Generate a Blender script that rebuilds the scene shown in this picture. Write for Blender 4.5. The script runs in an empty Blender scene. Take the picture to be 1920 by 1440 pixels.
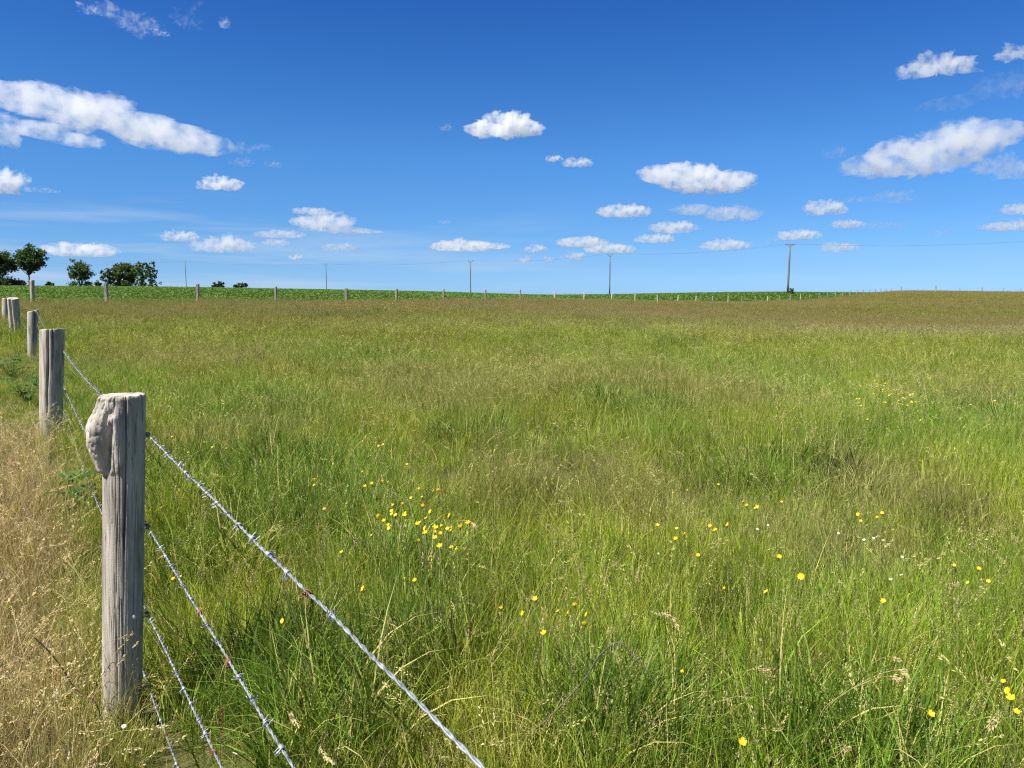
import bpy, math, random
import numpy as np
from mathutils import Vector, Matrix, noise as mnoise

random.seed(7)
RNG = np.random.default_rng(7)
R = math.radians
scene = bpy.context.scene
col = scene.collection

# ------------------------------------------------------------------ camera
CAM_Z = 1.5
PITCH = R(6.69)
cam_d = bpy.data.cameras.new('camera')
cam_d.sensor_width = 36.0
cam_d.lens = 27.0
cam_d.clip_start = 0.05
cam_d.clip_end = 120000.0
cam = bpy.data.objects.new('camera', cam_d)
cam.location = (0, 0, CAM_Z)
cam.rotation_euler = (math.pi / 2 - PITCH, 0, 0)
col.objects.link(cam)
scene.camera = cam

# ------------------------------------------------------------------ sky and sun
SUN_AZ, SUN_EL = R(-127), R(56)          # azimuth clockwise from +Y
world = bpy.data.worlds.new('World')
scene.world = world
world.use_nodes = True
nt = world.node_tree
nt.nodes.clear()
sky = nt.nodes.new('ShaderNodeTexSky')
sky.sky_type = 'NISHITA'
sky.sun_disc = False
sky.sun_elevation = SUN_EL
sky.sun_rotation = SUN_AZ
sky.altitude = 0
sky.air_density = 1.0
sky.dust_density = 0.15
sky.ozone_density = 2.2
wtc = nt.nodes.new('ShaderNodeTexCoord')
wsep = nt.nodes.new('ShaderNodeSeparateXYZ')
nt.links.new(wtc.outputs['Generated'], wsep.inputs[0])
wr = nt.nodes.new('ShaderNodeValToRGB')      # deep clear-air blue in the lower sky, neutral overhead: tint of the sky by elevation (sine of it)
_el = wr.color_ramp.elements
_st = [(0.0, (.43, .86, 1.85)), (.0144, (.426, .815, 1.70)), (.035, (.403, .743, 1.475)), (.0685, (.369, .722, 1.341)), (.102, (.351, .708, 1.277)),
       (.166, (.328, .739, 1.289)), (.228, (.272, .673, 1.237)), (.286, (.215, .605, 1.22)), (.337, (.18, .55, 1.19)), (.42, (.32, .6, 1.02)), (.6, (.8, .9, .95)), (1.0, (1.0, 1.0, .95))]  # overhead stops, out of view, set near neutral to warm and brighten fill light
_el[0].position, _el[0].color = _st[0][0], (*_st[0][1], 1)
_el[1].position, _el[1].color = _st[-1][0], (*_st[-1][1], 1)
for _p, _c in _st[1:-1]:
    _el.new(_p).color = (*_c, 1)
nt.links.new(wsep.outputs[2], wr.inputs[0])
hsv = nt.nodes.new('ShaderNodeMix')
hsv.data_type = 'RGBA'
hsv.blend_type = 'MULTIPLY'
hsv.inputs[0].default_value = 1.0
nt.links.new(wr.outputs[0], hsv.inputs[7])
bg = nt.nodes.new('ShaderNodeBackground')
bg.inputs['Strength'].default_value = 0.05
wo = nt.nodes.new('ShaderNodeOutputWorld')
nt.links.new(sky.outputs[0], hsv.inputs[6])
# thin veils of cirrus low over the horizon
wmap = nt.nodes.new('ShaderNodeMapping')
wmap.inputs['Rotation'].default_value = (0, R(3), 0)
wmap.inputs['Scale'].default_value = (3.2, 3.2, 42)
nt.links.new(wtc.outputs['Generated'], wmap.inputs[0])
wn = nt.nodes.new('ShaderNodeTexNoise')
wn.inputs['Scale'].default_value = 1.0
wn.inputs['Detail'].default_value = 7
wn.inputs['Roughness'].default_value = .6
nt.links.new(wmap.outputs[0], wn.inputs['Vector'])
wm1 = nt.nodes.new('ShaderNodeMapRange')
for _k, _v in (('From Min', .46), ('From Max', .72), ('To Min', 0), ('To Max', .55)):
    wm1.inputs[_k].default_value = _v
nt.links.new(wn.outputs[0], wm1.inputs['Value'])
wm2 = nt.nodes.new('ShaderNodeMapRange')
for _k, _v in (('From Min', .13), ('From Max', .05), ('To Min', 0), ('To Max', 1)):
    wm2.inputs[_k].default_value = _v
nt.links.new(wsep.outputs[2], wm2.inputs['Value'])
wm3 = nt.nodes.new('ShaderNodeMapRange')
for _k, _v in (('From Min', .12), ('From Max', -.42), ('To Min', .12), ('To Max', 1)):
    wm3.inputs[_k].default_value = _v
nt.links.new(wsep.outputs[0], wm3.inputs['Value'])
wmm = nt.nodes.new('ShaderNodeMath')
wmm.operation = 'MULTIPLY'
nt.links.new(wm1.outputs[0], wmm.inputs[0])
nt.links.new(wm2.outputs[0], wmm.inputs[1])
wmn = nt.nodes.new('ShaderNodeMath')
wmn.operation = 'MULTIPLY'
nt.links.new(wmm.outputs[0], wmn.inputs[0])
nt.links.new(wm3.outputs[0], wmn.inputs[1])
wcm = nt.nodes.new('ShaderNodeMix')
wcm.data_type = 'RGBA'
wcm.inputs[7].default_value = (7.2, 7.8, 8.6, 1)
nt.links.new(wmn.outputs[0], wcm.inputs[0])
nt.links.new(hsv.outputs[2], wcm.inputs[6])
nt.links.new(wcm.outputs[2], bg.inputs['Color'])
nt.links.new(bg.outputs[0], wo.inputs['Surface'])

sun_d = bpy.data.lights.new('sun', 'SUN')
sun_d.energy = 5.0
sun_d.angle = R(0.53)
sun_d.color = (1.0, 0.95, 0.86)
sun = bpy.data.objects.new('sun', sun_d)
S = Vector((math.cos(SUN_EL) * math.sin(SUN_AZ), math.cos(SUN_EL) * math.cos(SUN_AZ), math.sin(SUN_EL)))
sun.rotation_euler = S.to_track_quat('Z', 'Y').to_euler()
sun.location = (-20, -10, 40)
col.objects.link(sun)

scene.view_settings.view_transform = 'Standard'
scene.view_settings.look = 'None'
scene.view_settings.exposure = 1.0
scene.view_settings.gamma = 1.0
scene.render.engine = 'CYCLES'
cy = scene.cycles
cy.max_bounces = 16
cy.diffuse_bounces = 3
cy.glossy_bounces = 2
cy.transmission_bounces = 4
cy.transparent_max_bounces = 16
cy.volume_bounces = 14
cy.volume_step_rate = 0.35
cy.use_denoising = True
cy.denoiser = 'OPENIMAGEDENOISE'
cy.denoising_prefilter = 'NONE'
cy.pixel_filter_type = 'BLACKMAN_HARRIS'
cy.filter_width = 1.2
cy.caustics_reflective = False
cy.caustics_refractive = False

# ------------------------------------------------------------------ pixel helpers (1920 x 1440 photograph)
CP, SP = math.cos(PITCH), math.sin(PITCH)


def ray(px, py):
    dx, dy = (px - 960) / 1440.0, -(py - 720) / 1440.0
    return Vector((dx, CP + dy * SP, -SP + dy * CP))


def at(px, py, Y):
    r = ray(px, py)
    return Vector((0, 0, CAM_Z)) + r * (Y / r.y)


def az_of(px):
    return math.atan((px - 960) / 1440.0 / 0.995)


# ------------------------------------------------------------------ noise
def _hash(ix, iy, iz, seed):
    h = (ix.astype(np.int64) * 374761393 + iy.astype(np.int64) * 668265263 + iz.astype(np.int64) * 2147483647 + seed * 974711) & 0x7fffffff
    h = ((h ^ (h >> 13)) * 1274126177) & 0x7fffffff
    h = (h ^ (h >> 16)) & 0xffffff
    return h / float(0xffffff)


def vnoise(p, seed=0):
    """value noise in 0..1; p is (n,3)"""
    i = np.floor(p)
    f = p - i
    i = i.astype(np.int64)
    u = f * f * f * (f * (f * 6 - 15) + 10)
    out = 0
    for a in (0, 1):
        wx = u[:, 0] if a else 1 - u[:, 0]
        for b in (0, 1):
            wy = u[:, 1] if b else 1 - u[:, 1]
            for c in (0, 1):
                wz = u[:, 2] if c else 1 - u[:, 2]
                out = out + wx * wy * wz * _hash(i[:, 0] + a, i[:, 1] + b, i[:, 2] + c, seed)
    return out


def fbm(p, oct=4, seed=0, gain=0.5):
    s, a, n = 0, 1.0, 0
    for k in range(oct):
        s = s + a * vnoise(p * (2.03 ** k) + 17.3 * k, seed + k)
        n += a
        a *= gain
    return s / n


def fbm2(x, y, scale, oct=3, seed=0):
    return fbm(np.stack([x / scale, y / scale, np.full_like(x, 0.37)], 1), oct, seed)


def sstep(a, b, x):
    t = np.clip((x - a) / (b - a), 0, 1)
    return t * t * (3 - 2 * t)


# ------------------------------------------------------------------ terrain height
CTRL = []
for px in (-300, 0, 300, 640, 960, 1300, 1600, 1920, 2220):
    for r_, z_ in ((2.5, 0), (6, 0), (11, 0.02)):
        CTRL.append((px, r_, z_))
CTRL += [(-300, 20, .3), (20, 20.6, .31), (10, 27, .42), (-300, 43, 1.1), (10, 40, .95),
         (200, 43.5, .82), (370, 47.9, .78), (517, 52.3, .69), (649, 56.7, .64), (743, 61, .65), (832, 65.5, .68), (911, 69.9, .66),
         (976, 74.3, .74), (1040, 78.7, .64), (1095, 83, .54), (1146, 87.5, .42), (1191, 92, .30), (1233, 96, .22), (1340, 112, .02), (1461, 131, .05),
         (1551, 153, .6), (1618, 175, 1.35), (1690, 207, 1.95),
         (640, 30, .36), (960, 30, .28), (960, 45, .45), (400, 22, .25), (1200, 40, .1), (1200, 25, .12),
         (1600, 20, .05), (1920, 20, .06), (1600, 35, -.35), (1920, 35, -.35), (1500, 60, -.6), (1920, 60, -.7), (1300, 70, -.1),
         (1600, 100, -.1), (1920, 100, -.1), (1750, 150, 1.0), (1920, 150, 1.0), (1920, 200, 1.6), (2220, 200, 1.6), (2220, 60, -.7), (2220, 100, -.1), (2220, 30, -.2),
         (-300, 130, 2.52), (0, 130, 2.52), (150, 130, 2.52), (300, 132, 2.49), (400, 136, 2.38), (640, 150, 2.10), (850, 160, 1.68), (1000, 170, 1.2), (1100, 172, 1.14),
         (1300, 178, 1.42), (1480, 180, 1.58), (1600, 195, 1.75),
         (200, 80, 1.85), (640, 90, 1.5), (1000, 120, .95), (1300, 140, .75)]
for px in (-300, 0, 300, 640, 960, 1300, 1600, 1920, 2220):
    d0 = 235 if px < 1250 else 270
    CTRL += [(px, d0, .6 if px < 1250 else 0.8), (px, 400, -4), (px, 800, -12), (px, 2500, -40)]
CTRL = np.array(CTRL, float)
_ca = np.arctan((CTRL[:, 0] - 960) / 1440 / 0.995)
_cr = CTRL[:, 1] / np.cos(_ca)
_cz = CTRL[:, 2]
KA = 1.6


def _phi(d2):
    return np.sqrt(d2 + 0.02)


_P = np.stack([_ca * KA, np.log(_cr)], 1)
_D = ((_P[:, None, :] - _P[None, :, :]) ** 2).sum(2)
_n = len(_P)
_A = np.zeros((_n + 3, _n + 3))
_A[:_n, :_n] = _phi(_D) + np.eye(_n) * 1e-3
_A[:_n, _n] = 1
_A[:_n, _n + 1:] = _P
_A[_n, :_n] = 1
_A[_n + 1:, :_n] = _P.T
_W = np.linalg.solve(_A, np.concatenate([_cz, np.zeros(3)]))


def H(x, y):
    x = np.atleast_1d(np.asarray(x, float))
    y = np.atleast_1d(np.asarray(y, float))
    a = np.clip(np.arctan2(x, y), -.75, .75) * KA
    rr = np.hypot(x, y)
    l = np.log(np.clip(rr, 2.5, 2500))
    out = np.empty(len(x))
    for s in range(0, len(x), 20000):
        q = np.stack([a[s:s + 20000], l[s:s + 20000]], 1)
        d = ((q[:, None, :] - _P[None]) ** 2).sum(2)
        out[s:s + 20000] = _phi(d) @ _W[:_n] + _W[_n] + q @ _W[_n + 1:]
    fade = sstep(2.6, 7, rr)
    dip = -.12 * np.exp(-(((x + 1.42) * .843 + (y - 2.73) * .538) / .55) ** 2) * (1 - sstep(3.2, 6, y))     # shallow hollow along the fence foot
    return out * fade + dip + 0.05 * (fbm2(x, y, 3.0, 2, 91) - .5) * sstep(1, 5, rr)


def h1(x, y):
    return float(H(x, y)[0])


def ground(px, py, h=0.0):
    """point on the ray through a pixel at height h over the terrain"""
    r = ray(px, py)
    o = Vector((0, 0, CAM_Z))
    ts = np.geomspace(0.8, 320, 700)
    X, Y, Z = r.x * ts, r.y * ts, CAM_Z + r.z * ts
    below = np.nonzero(Z < H(X, Y) + h)[0]
    k = below[0] if len(below) else len(ts) - 1
    lo, hi = ts[max(k - 1, 0)], ts[k]
    for _ in range(18):
        m = .5 * (lo + hi)
        q = o + r * m
        if q.z < h1(q.x, q.y) + h:
            hi = m
        else:
            lo = m
    return o + r * hi


# fence lines -----------------------------------------------------------
F1A, F1D = np.array([-1.42, 2.73]), np.array([-.538, .843])      # the near fence


def fence1_side(x, y):
    """signed distance: positive on the meadow side"""
    return (x - F1A[0]) * .843 + (y - F1A[1]) * .538


def fence2_side(x, y):
    """positive on the meadow side of the far fence"""
    return (x - (.782 * y - 57.05)) * .788


# ------------------------------------------------------------------ object helpers
def mesh_obj(name, verts, faces, mat=None, parent=None, smooth=False, link=True):
    me = bpy.data.meshes.new(name)
    if isinstance(verts, np.ndarray) and isinstance(faces, np.ndarray):
        nv, nf, k = len(verts), len(faces), faces.shape[1]
        me.vertices.add(nv)
        me.vertices.foreach_set('co', verts.astype(np.float32).ravel())
        me.loops.add(nf * k)
        me.loops.foreach_set('vertex_index', faces.astype(np.int32).ravel())
        me.polygons.add(nf)
        me.polygons.foreach_set('loop_start', np.arange(0, nf * k, k, dtype=np.int32))
        me.update(calc_edges=True)
    else:
        me.from_pydata([tuple(v) for v in verts], [], [tuple(f) for f in faces])
        me.update()
    if smooth:
        me.polygons.foreach_set('use_smooth', [True] * len(me.polygons))
    o = bpy.data.objects.new(name, me)
    if mat:
        for m in (mat if isinstance(mat, (list, tuple)) else [mat]):
            me.materials.append(m)
    if link:
        col.objects.link(o)
    if parent:
        o.parent = parent
    return o


def empty(name, loc=(0, 0, 0), rz=0):
    o = bpy.data.objects.new(name, None)
    o.empty_display_size = .1
    o.location = loc
    o.rotation_euler = (0, 0, rz)
    col.objects.link(o)
    return o


def tag(o, label=None, cat=None, group=None, kind=None):
    if label:
        o['label'] = label
    if cat:
        o['category'] = cat
    if group:
        o['group'] = group
    if kind:
        o['kind'] = kind
    return o


def set_attr(o, name, kind, vals, domain='POINT'):
    at_ = o.data.attributes.new(name, kind, domain)
    key = {'FLOAT': 'value', 'INT': 'value', 'FLOAT_VECTOR': 'vector', 'FLOAT_COLOR': 'color'}[kind]
    at_.data.foreach_set(key, np.asarray(vals, dtype=np.int32 if kind == 'INT' else np.float32).ravel())


def tube(points, radii, sides=6, cap=True):
    """verts, faces of a tube along a polyline"""
    P = [Vector(p) for p in points]
    if not hasattr(radii, '__len__'):
        radii = [radii] * len(P)
    V, F = [], []
    prev = None
    for i, p in enumerate(P):
        t = (P[min(i + 1, len(P) - 1)] - P[max(i - 1, 0)]).normalized()
        if prev is None:
            a = Vector((0, 0, 1)) if abs(t.z) < .9 else Vector((1, 0, 0))
            n = t.cross(a).normalized()
        else:
            n = (prev - t * prev.dot(t)).normalized()
        prev = n
        b = t.cross(n)
        for k in range(sides):
            an = 2 * math.pi * k / sides
            V.append(p + (n * math.cos(an) + b * math.sin(an)) * radii[i])
    for i in range(len(P) - 1):
        for k in range(sides):
            k2 = (k + 1) % sides
            F.append((i * sides + k, i * sides + k2, (i + 1) * sides + k2, (i + 1) * sides + k))
    if cap:
        F.append(tuple(range(sides - 1, -1, -1)))
        F.append(tuple((len(P) - 1) * sides + k for k in range(sides)))
    return V, F


class MB:
    def __init__(self):
        self.v, self.f = [], []

    def add(self, vf):
        n = len(self.v)
        self.v += [Vector(x) for x in vf[0]]
        self.f += [tuple(i + n for i in f) for f in vf[1]]
        return self

    def box(self, x0, x1, y0, y1, z0, z1):
        v = [(x, y, z) for z in (z0, z1) for y in (y0, y1) for x in (x0, x1)]
        return self.add((v, [(0, 2, 3, 1), (4, 5, 7, 6), (0, 1, 5, 4), (2, 6, 7, 3), (0, 4, 6, 2), (1, 3, 7, 5)]))

    def build(self, name, mat, parent=None, smooth=False):
        return mesh_obj(name, self.v, self.f, mat, parent, smooth)


# ------------------------------------------------------------------ materials
def new_mat(name):
    m = bpy.data.materials.new(name)
    m.use_nodes = True
    n = m.node_tree
    n.nodes.clear()
    out = n.nodes.new('ShaderNodeOutputMaterial')
    return m, n, out


def N(n, t, **kw):
    x = n.nodes.new(t)
    for k, v in kw.items():
        setattr(x, k, v)
    return x


def mixc(n, fac, a, b, mode='MIX'):
    m = N(n, 'ShaderNodeMix', data_type='RGBA', blend_type=mode)
    for s, v in ((0, fac), (6, a), (7, b)):
        if hasattr(v, 'is_output'):
            n.links.new(v, m.inputs[s])
        else:
            m.inputs[s].default_value = v if s == 0 else (*v, 1) if len(v) == 3 else v
    return m.outputs[2]


def mathn(n, op, a, b=None, c=None):
    m = N(n, 'ShaderNodeMath', operation=op)
    for i, v in enumerate((a, b, c)):
        if v is None:
            continue
        if hasattr(v, 'is_output'):
            n.links.new(v, m.inputs[i])
        else:
            m.inputs[i].default_value = v
    return m.outputs[0]


def ramp(n, fac, stops):
    r = N(n, 'ShaderNodeValToRGB')
    e = r.color_ramp.elements
    e[0].position, e[0].color = stops[0][0], (*stops[0][1], 1)
    e[1].position, e[1].color = stops[-1][0], (*stops[-1][1], 1)
    for p, c in stops[1:-1]:
        x = e.new(p)
        x.color = (*c, 1)
    n.links.new(fac, r.inputs[0])
    return r.outputs[0]


def principled(n, out, color, rough=.6, spec=.3, metal=0.0):
    b = N(n, 'ShaderNodeBsdfPrincipled')
    if hasattr(color, 'is_output'):
        n.links.new(color, b.inputs['Base Color'])
    else:
        b.inputs['Base Color'].default_value = (*color, 1)
    b.inputs['Roughness'].default_value = rough
    b.inputs['Specular IOR Level'].default_value = spec
    b.inputs['Metallic'].default_value = metal
    n.links.new(b.outputs[0], out.inputs['Surface'])
    return b


def foliage_out(n, out, colr, trans=.35, rough=.5, spec=.3):
    b = N(n, 'ShaderNodeBsdfPrincipled')
    n.links.new(colr, b.inputs['Base Color'])
    b.inputs['Roughness'].default_value = rough
    b.inputs['Specular IOR Level'].default_value = spec
    t = N(n, 'ShaderNodeBsdfTranslucent')
    tc = mixc(n, 1.0, colr, (1.25, 1.2, .7), 'MULTIPLY')
    n.links.new(tc, t.inputs['Color'])
    mx = N(n, 'ShaderNodeMixShader')
    mx.inputs[0].default_value = trans
    n.links.new(b.outputs[0], mx.inputs[1])
    n.links.new(t.outputs[0], mx.inputs[2])
    n.links.new(mx.outputs[0], out.inputs['Surface'])


def attr(n, name, kind='GEOMETRY'):
    return N(n, 'ShaderNodeAttribute', attribute_name=name, attribute_type=kind)


def grass_material(name, straw=(.52, .47, .17), straw_at=.865):
    m, n, out = new_mat(name)
    tint = attr(n, 'tint', 'INSTANCER').outputs['Color']
    tint2 = attr(n, 'tint2', 'INSTANCER').outputs['Color']
    bv = attr(n, 'bv').outputs['Fac']
    hd = attr(n, 'hd').outputs['Fac']
    k = mathn(n, 'MULTIPLY_ADD', bv, 1.5, .32)
    kc = N(n, 'ShaderNodeCombineXYZ')
    n.links.new(k, kc.inputs[0])
    n.links.new(k, kc.inputs[1])
    n.links.new(k, kc.inputs[2])
    c = mixc(n, 1.0, tint, kc.outputs[0], 'MULTIPLY')
    c2 = mixc(n, 1.0, tint2, kc.outputs[0], 'MULTIPLY')
    dry = mathn(n, 'GREATER_THAN', bv, straw_at)
    c = mixc(n, dry, c, straw)
    c = mixc(n, hd, c, c2)
    foliage_out(n, out, c, .36, .55, .14)
    return m


MAT_GRASS = grass_material('meadow blades')


def soil_material():
    m, n, out = new_mat('soil and thatch')
    g = N(n, 'ShaderNodeNewGeometry')
    a = N(n, 'ShaderNodeTexNoise')
    a.inputs['Scale'].default_value = 1.2
    a.inputs['Detail'].default_value = 8
    b = N(n, 'ShaderNodeTexNoise')
    b.inputs['Scale'].default_value = 40
    b.inputs['Detail'].default_value = 4
    n.links.new(g.outputs['Position'], a.inputs['Vector'])
    n.links.new(g.outputs['Position'], b.inputs['Vector'])
    c = ramp(n, a.outputs[0], [(.3, (.075, .085, .025)), (.5, (.11, .10, .04)), (.7, (.15, .12, .06))])
    c = mixc(n, b.outputs[0], c, (.06, .07, .02))
    p = principled(n, out, c, .9, .1)
    bp = N(n, 'ShaderNodeBump')
    bp.inputs['Strength'].default_value = .6
    bp.inputs['Distance'].default_value = .03
    n.links.new(b.outputs[0], bp.inputs['Height'])
    n.links.new(bp.outputs[0], p.inputs['Normal'])
    return m


def path_material():
    m, n, out = new_mat('dry path earth')
    g = N(n, 'ShaderNodeNewGeometry')
    a = N(n, 'ShaderNodeTexNoise')
    a.inputs['Scale'].default_value = 5
    a.inputs['Detail'].default_value = 10
    b = N(n, 'ShaderNodeTexNoise')
    b.inputs['Scale'].default_value = 90
    b.inputs['Detail'].default_value = 3
    n.links.new(g.outputs['Position'], a.inputs['Vector'])
    n.links.new(g.outputs['Position'], b.inputs['Vector'])
    c = ramp(n, a.outputs[0], [(.3, (.30, .23, .17)), (.5, (.42, .33, .25)), (.7, (.50, .41, .32))])
    c = mixc(n, b.outputs[0], c, (.22, .16, .10))
    p = principled(n, out, c, .95, .1)
    bp = N(n, 'ShaderNodeBump')
    bp.inputs['Strength'].default_value = .7
    bp.inputs['Distance'].default_value = .02
    n.links.new(b.outputs[0], bp.inputs['Height'])
    n.links.new(bp.outputs[0], p.inputs['Normal'])
    return m


def wood_material(name, base=(.34, .30, .255), dark=(.09, .075, .06), pale=(.50, .46, .40), scale=1.0):
    m, n, out = new_mat(name)
    tc = N(n, 'ShaderNodeTexCoord')
    mp = N(n, 'ShaderNodeMapping')
    mp.inputs['Scale'].default_value = (70 * scale, 70 * scale, 3.2 * scale)
    n.links.new(tc.outputs['Object'], mp.inputs['Vector'])
    a = N(n, 'ShaderNodeTexNoise')
    a.inputs['Scale'].default_value = 1
    a.inputs['Detail'].default_value = 6
    a.inputs['Roughness'].default_value = .65
    n.links.new(mp.outputs[0], a.inputs['Vector'])
    mp2 = N(n, 'ShaderNodeMapping')
    mp2.inputs['Scale'].default_value = (16 * scale, 16 * scale, 2.2 * scale)
    n.links.new(tc.outputs['Object'], mp2.inputs['Vector'])
    b = N(n, 'ShaderNodeTexNoise')
    b.inputs['Scale'].default_value = 1
    b.inputs['Detail'].default_value = 5
    n.links.new(mp2.outputs[0], b.inputs['Vector'])
    d = N(n, 'ShaderNodeTexNoise')
    d.inputs['Scale'].default_value = 260
    d.inputs['Detail'].default_value = 2
    n.links.new(tc.outputs['Object'], d.inputs['Vector'])
    c = ramp(n, a.outputs[0], [(.32, dark), (.43, base), (.56, base), (.70, pale)])
    # weather stains that stay with the wood
    st = ramp(n, b.outputs[0], [(.34, (.42, .40, .38)), (.52, (1, 1, 1)), (.75, (1.12, 1.08, 1.02))])
    c = mixc(n, 1.0, c, st, 'MULTIPLY')
    c = mixc(n, mathn(n, 'MULTIPLY', d.outputs[0], .25), c, (.62, .58, .52))
    # thin drying checks along the grain
    mp3 = N(n, 'ShaderNodeMapping')
    mp3.inputs['Scale'].default_value = (30 * scale, 30 * scale, 1.1 * scale)
    n.links.new(tc.outputs['Object'], mp3.inputs['Vector'])
    e = N(n, 'ShaderNodeTexNoise')
    e.inputs['Scale'].default_value = 1
    e.inputs['Detail'].default_value = 3
    n.links.new(mp3.outputs[0], e.inputs['Vector'])
    dist = mathn(n, 'ABSOLUTE', mathn(n, 'SUBTRACT', e.outputs[0], .5))
    crk = mathn(n, 'MULTIPLY', mathn(n, 'LESS_THAN', dist, .008), .5)
    c = mixc(n, crk, c, tuple(q * .6 for q in dark))
    p = principled(n, out, c, .82, .2)
    bp = N(n, 'ShaderNodeBump')
    bp.inputs['Strength'].default_value = .8
    bp.inputs['Distance'].default_value = .005
    hsum = mathn(n, 'ADD', a.outputs[0], mathn(n, 'MULTIPLY', d.outputs[0], .3))
    n.links.new(hsum, bp.inputs['Height'])
    n.links.new(bp.outputs[0], p.inputs['Normal'])
    return m


def metal_material(name, c0, c1, rough=.45, metal=.85):
    m, n, out = new_mat(name)
    tc = N(n, 'ShaderNodeTexCoord')
    a = N(n, 'ShaderNodeTexNoise')
    a.inputs['Scale'].default_value = 60
    a.inputs['Detail'].default_value = 5
    n.links.new(tc.outputs['Object'], a.inputs['Vector'])
    c = ramp(n, a.outputs[0], [(.35, c0), (.65, c1)])
    b = principled(n, out, c, rough, .5, metal)
    rr = mathn(n, 'MULTIPLY_ADD', a.outputs[0], .4, rough - .2)
    n.links.new(rr, b.inputs['Roughness'])
    return m


def plain_material(name, c0, c1, scale=8, rough=.7, spec=.2, trans=0.0):
    m, n, out = new_mat(name)
    tc = N(n, 'ShaderNodeTexCoord')
    a = N(n, 'ShaderNodeTexNoise')
    a.inputs['Scale'].default_value = scale
    a.inputs['Detail'].default_value = 4
    n.links.new(tc.outputs['Object'], a.inputs['Vector'])
    c = ramp(n, a.outputs[0], [(.35, c0), (.65, c1)])
    if trans:
        foliage_out(n, out, c, trans, rough, spec)
    else:
        principled(n, out, c, rough, spec)
    return m


def leaf_material(name, c0, c1, c2, trans=.3, rough=.45, spec=.35):
    """colour from the per-leaf attribute bv"""
    m, n, out = new_mat(name)
    bv = attr(n, 'bv').outputs['Fac']
    c = ramp(n, bv, [(0.0, c0), (.55, c1), (1.0, c2)])
    foliage_out(n, out, c, trans, rough, spec)
    return m


MAT_SOIL = soil_material()
MAT_PATH = path_material()
MAT_WOOD = wood_material('weathered oak', (.385, .345, .295), (.10, .085, .07), (.60, .55, .485))
MAT_WOOD_B = wood_material('weathered grey wood', (.37, .325, .27), (.09, .075, .06), (.57, .52, .45))
MAT_WOOD_FAR = wood_material('far post wood', (.27, .25, .21), (.12, .10, .08), (.40, .37, .32), .5)
MAT_WOOD_PALE = wood_material('pale post wood', (.50, .46, .38), (.30, .26, .2), (.62, .58, .5), .5)
MAT_POLE = wood_material('pole timber', (.085, .075, .065), (.04, .035, .03), (.13, .115, .10), .3)
MAT_ZINC = metal_material('galvanised wire', (.25, .265, .29), (.50, .52, .55), .52, .7)
MAT_ZINC_DULL = metal_material('dull wire', (.22, .23, .25), (.45, .46, .48), .5, .7)
MAT_RUST = metal_material('rust', (.16, .06, .03), (.34, .14, .07), .8, .2)
MAT_CABLE = plain_material('cable', (.10, .11, .13), (.14, .15, .17), 5, .6)
MAT_IRON = plain_material('dark iron', (.05, .05, .055), (.09, .09, .09), 8, .6)

# ------------------------------------------------------------------ terrain
def build_terrain():
    nr, na = 260, 288
    rs = np.concatenate([[0.0], np.geomspace(0.25, 6000, nr - 1)])
    an = np.linspace(-math.pi, math.pi, na, endpoint=False)
    rr, aa = np.meshgrid(rs[1:], an, indexing='ij')
    X, Y = (rr * np.sin(aa)).ravel(), (rr * np.cos(aa)).ravel()
    Z = H(X, Y)
    V = np.concatenate([[[0, 0, h1(0, 0.001)]], np.stack([X, Y, Z], 1)])
    i = np.arange(nr - 2)[:, None]
    k = np.arange(na)[None, :]
    k2 = (k + 1) % na
    F = np.stack([1 + i * na + k, 1 + (i + 1) * na + k, 1 + (i + 1) * na + k2, 1 + i * na + k2], -1).reshape(-1, 4)
    me_f = [tuple(f) for f in F.tolist()] + [(0, 1 + q, 1 + (q + 1) % na) for q in range(na)]
    o = mesh_obj('ground', [tuple(v) for v in V.tolist()], [f[::-1] for f in me_f], MAT_SOIL, smooth=True)
    tag(o, 'grassy earth of the meadow rising to the field crest', 'ground', kind='structure')


build_terrain()


def build_path():
    s = np.arange(-5, 4.5, .12)
    w = np.linspace(.62, 2.6, 18)
    V, F = [], []
    for a in s:
        for b in w:
            p = F1A + F1D * a - np.array([.843, .538]) * (b + (.10 * math.sin(a * 2.1) if b < .8 else 0))
            V.append(p)
    V = np.array(V)
    z = H(V[:, 0], V[:, 1]) + .018
    nb = len(w)
    for i in range(len(s) - 1):
        for j in range(nb - 1):
            F.append((i * nb + j, i * nb + j + 1, (i + 1) * nb + j + 1, (i + 1) * nb + j))
    o = mesh_obj('path', [(*v, zz) for v, zz in zip(V.tolist(), z)], [f[::-1] for f in F], MAT_PATH, smooth=True)
    tag(o, 'strip of bare dusty earth beside the dry grass', 'path', kind='structure')


build_path()

# ------------------------------------------------------------------ clouds
MAT_CLOUDS = {}


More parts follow.
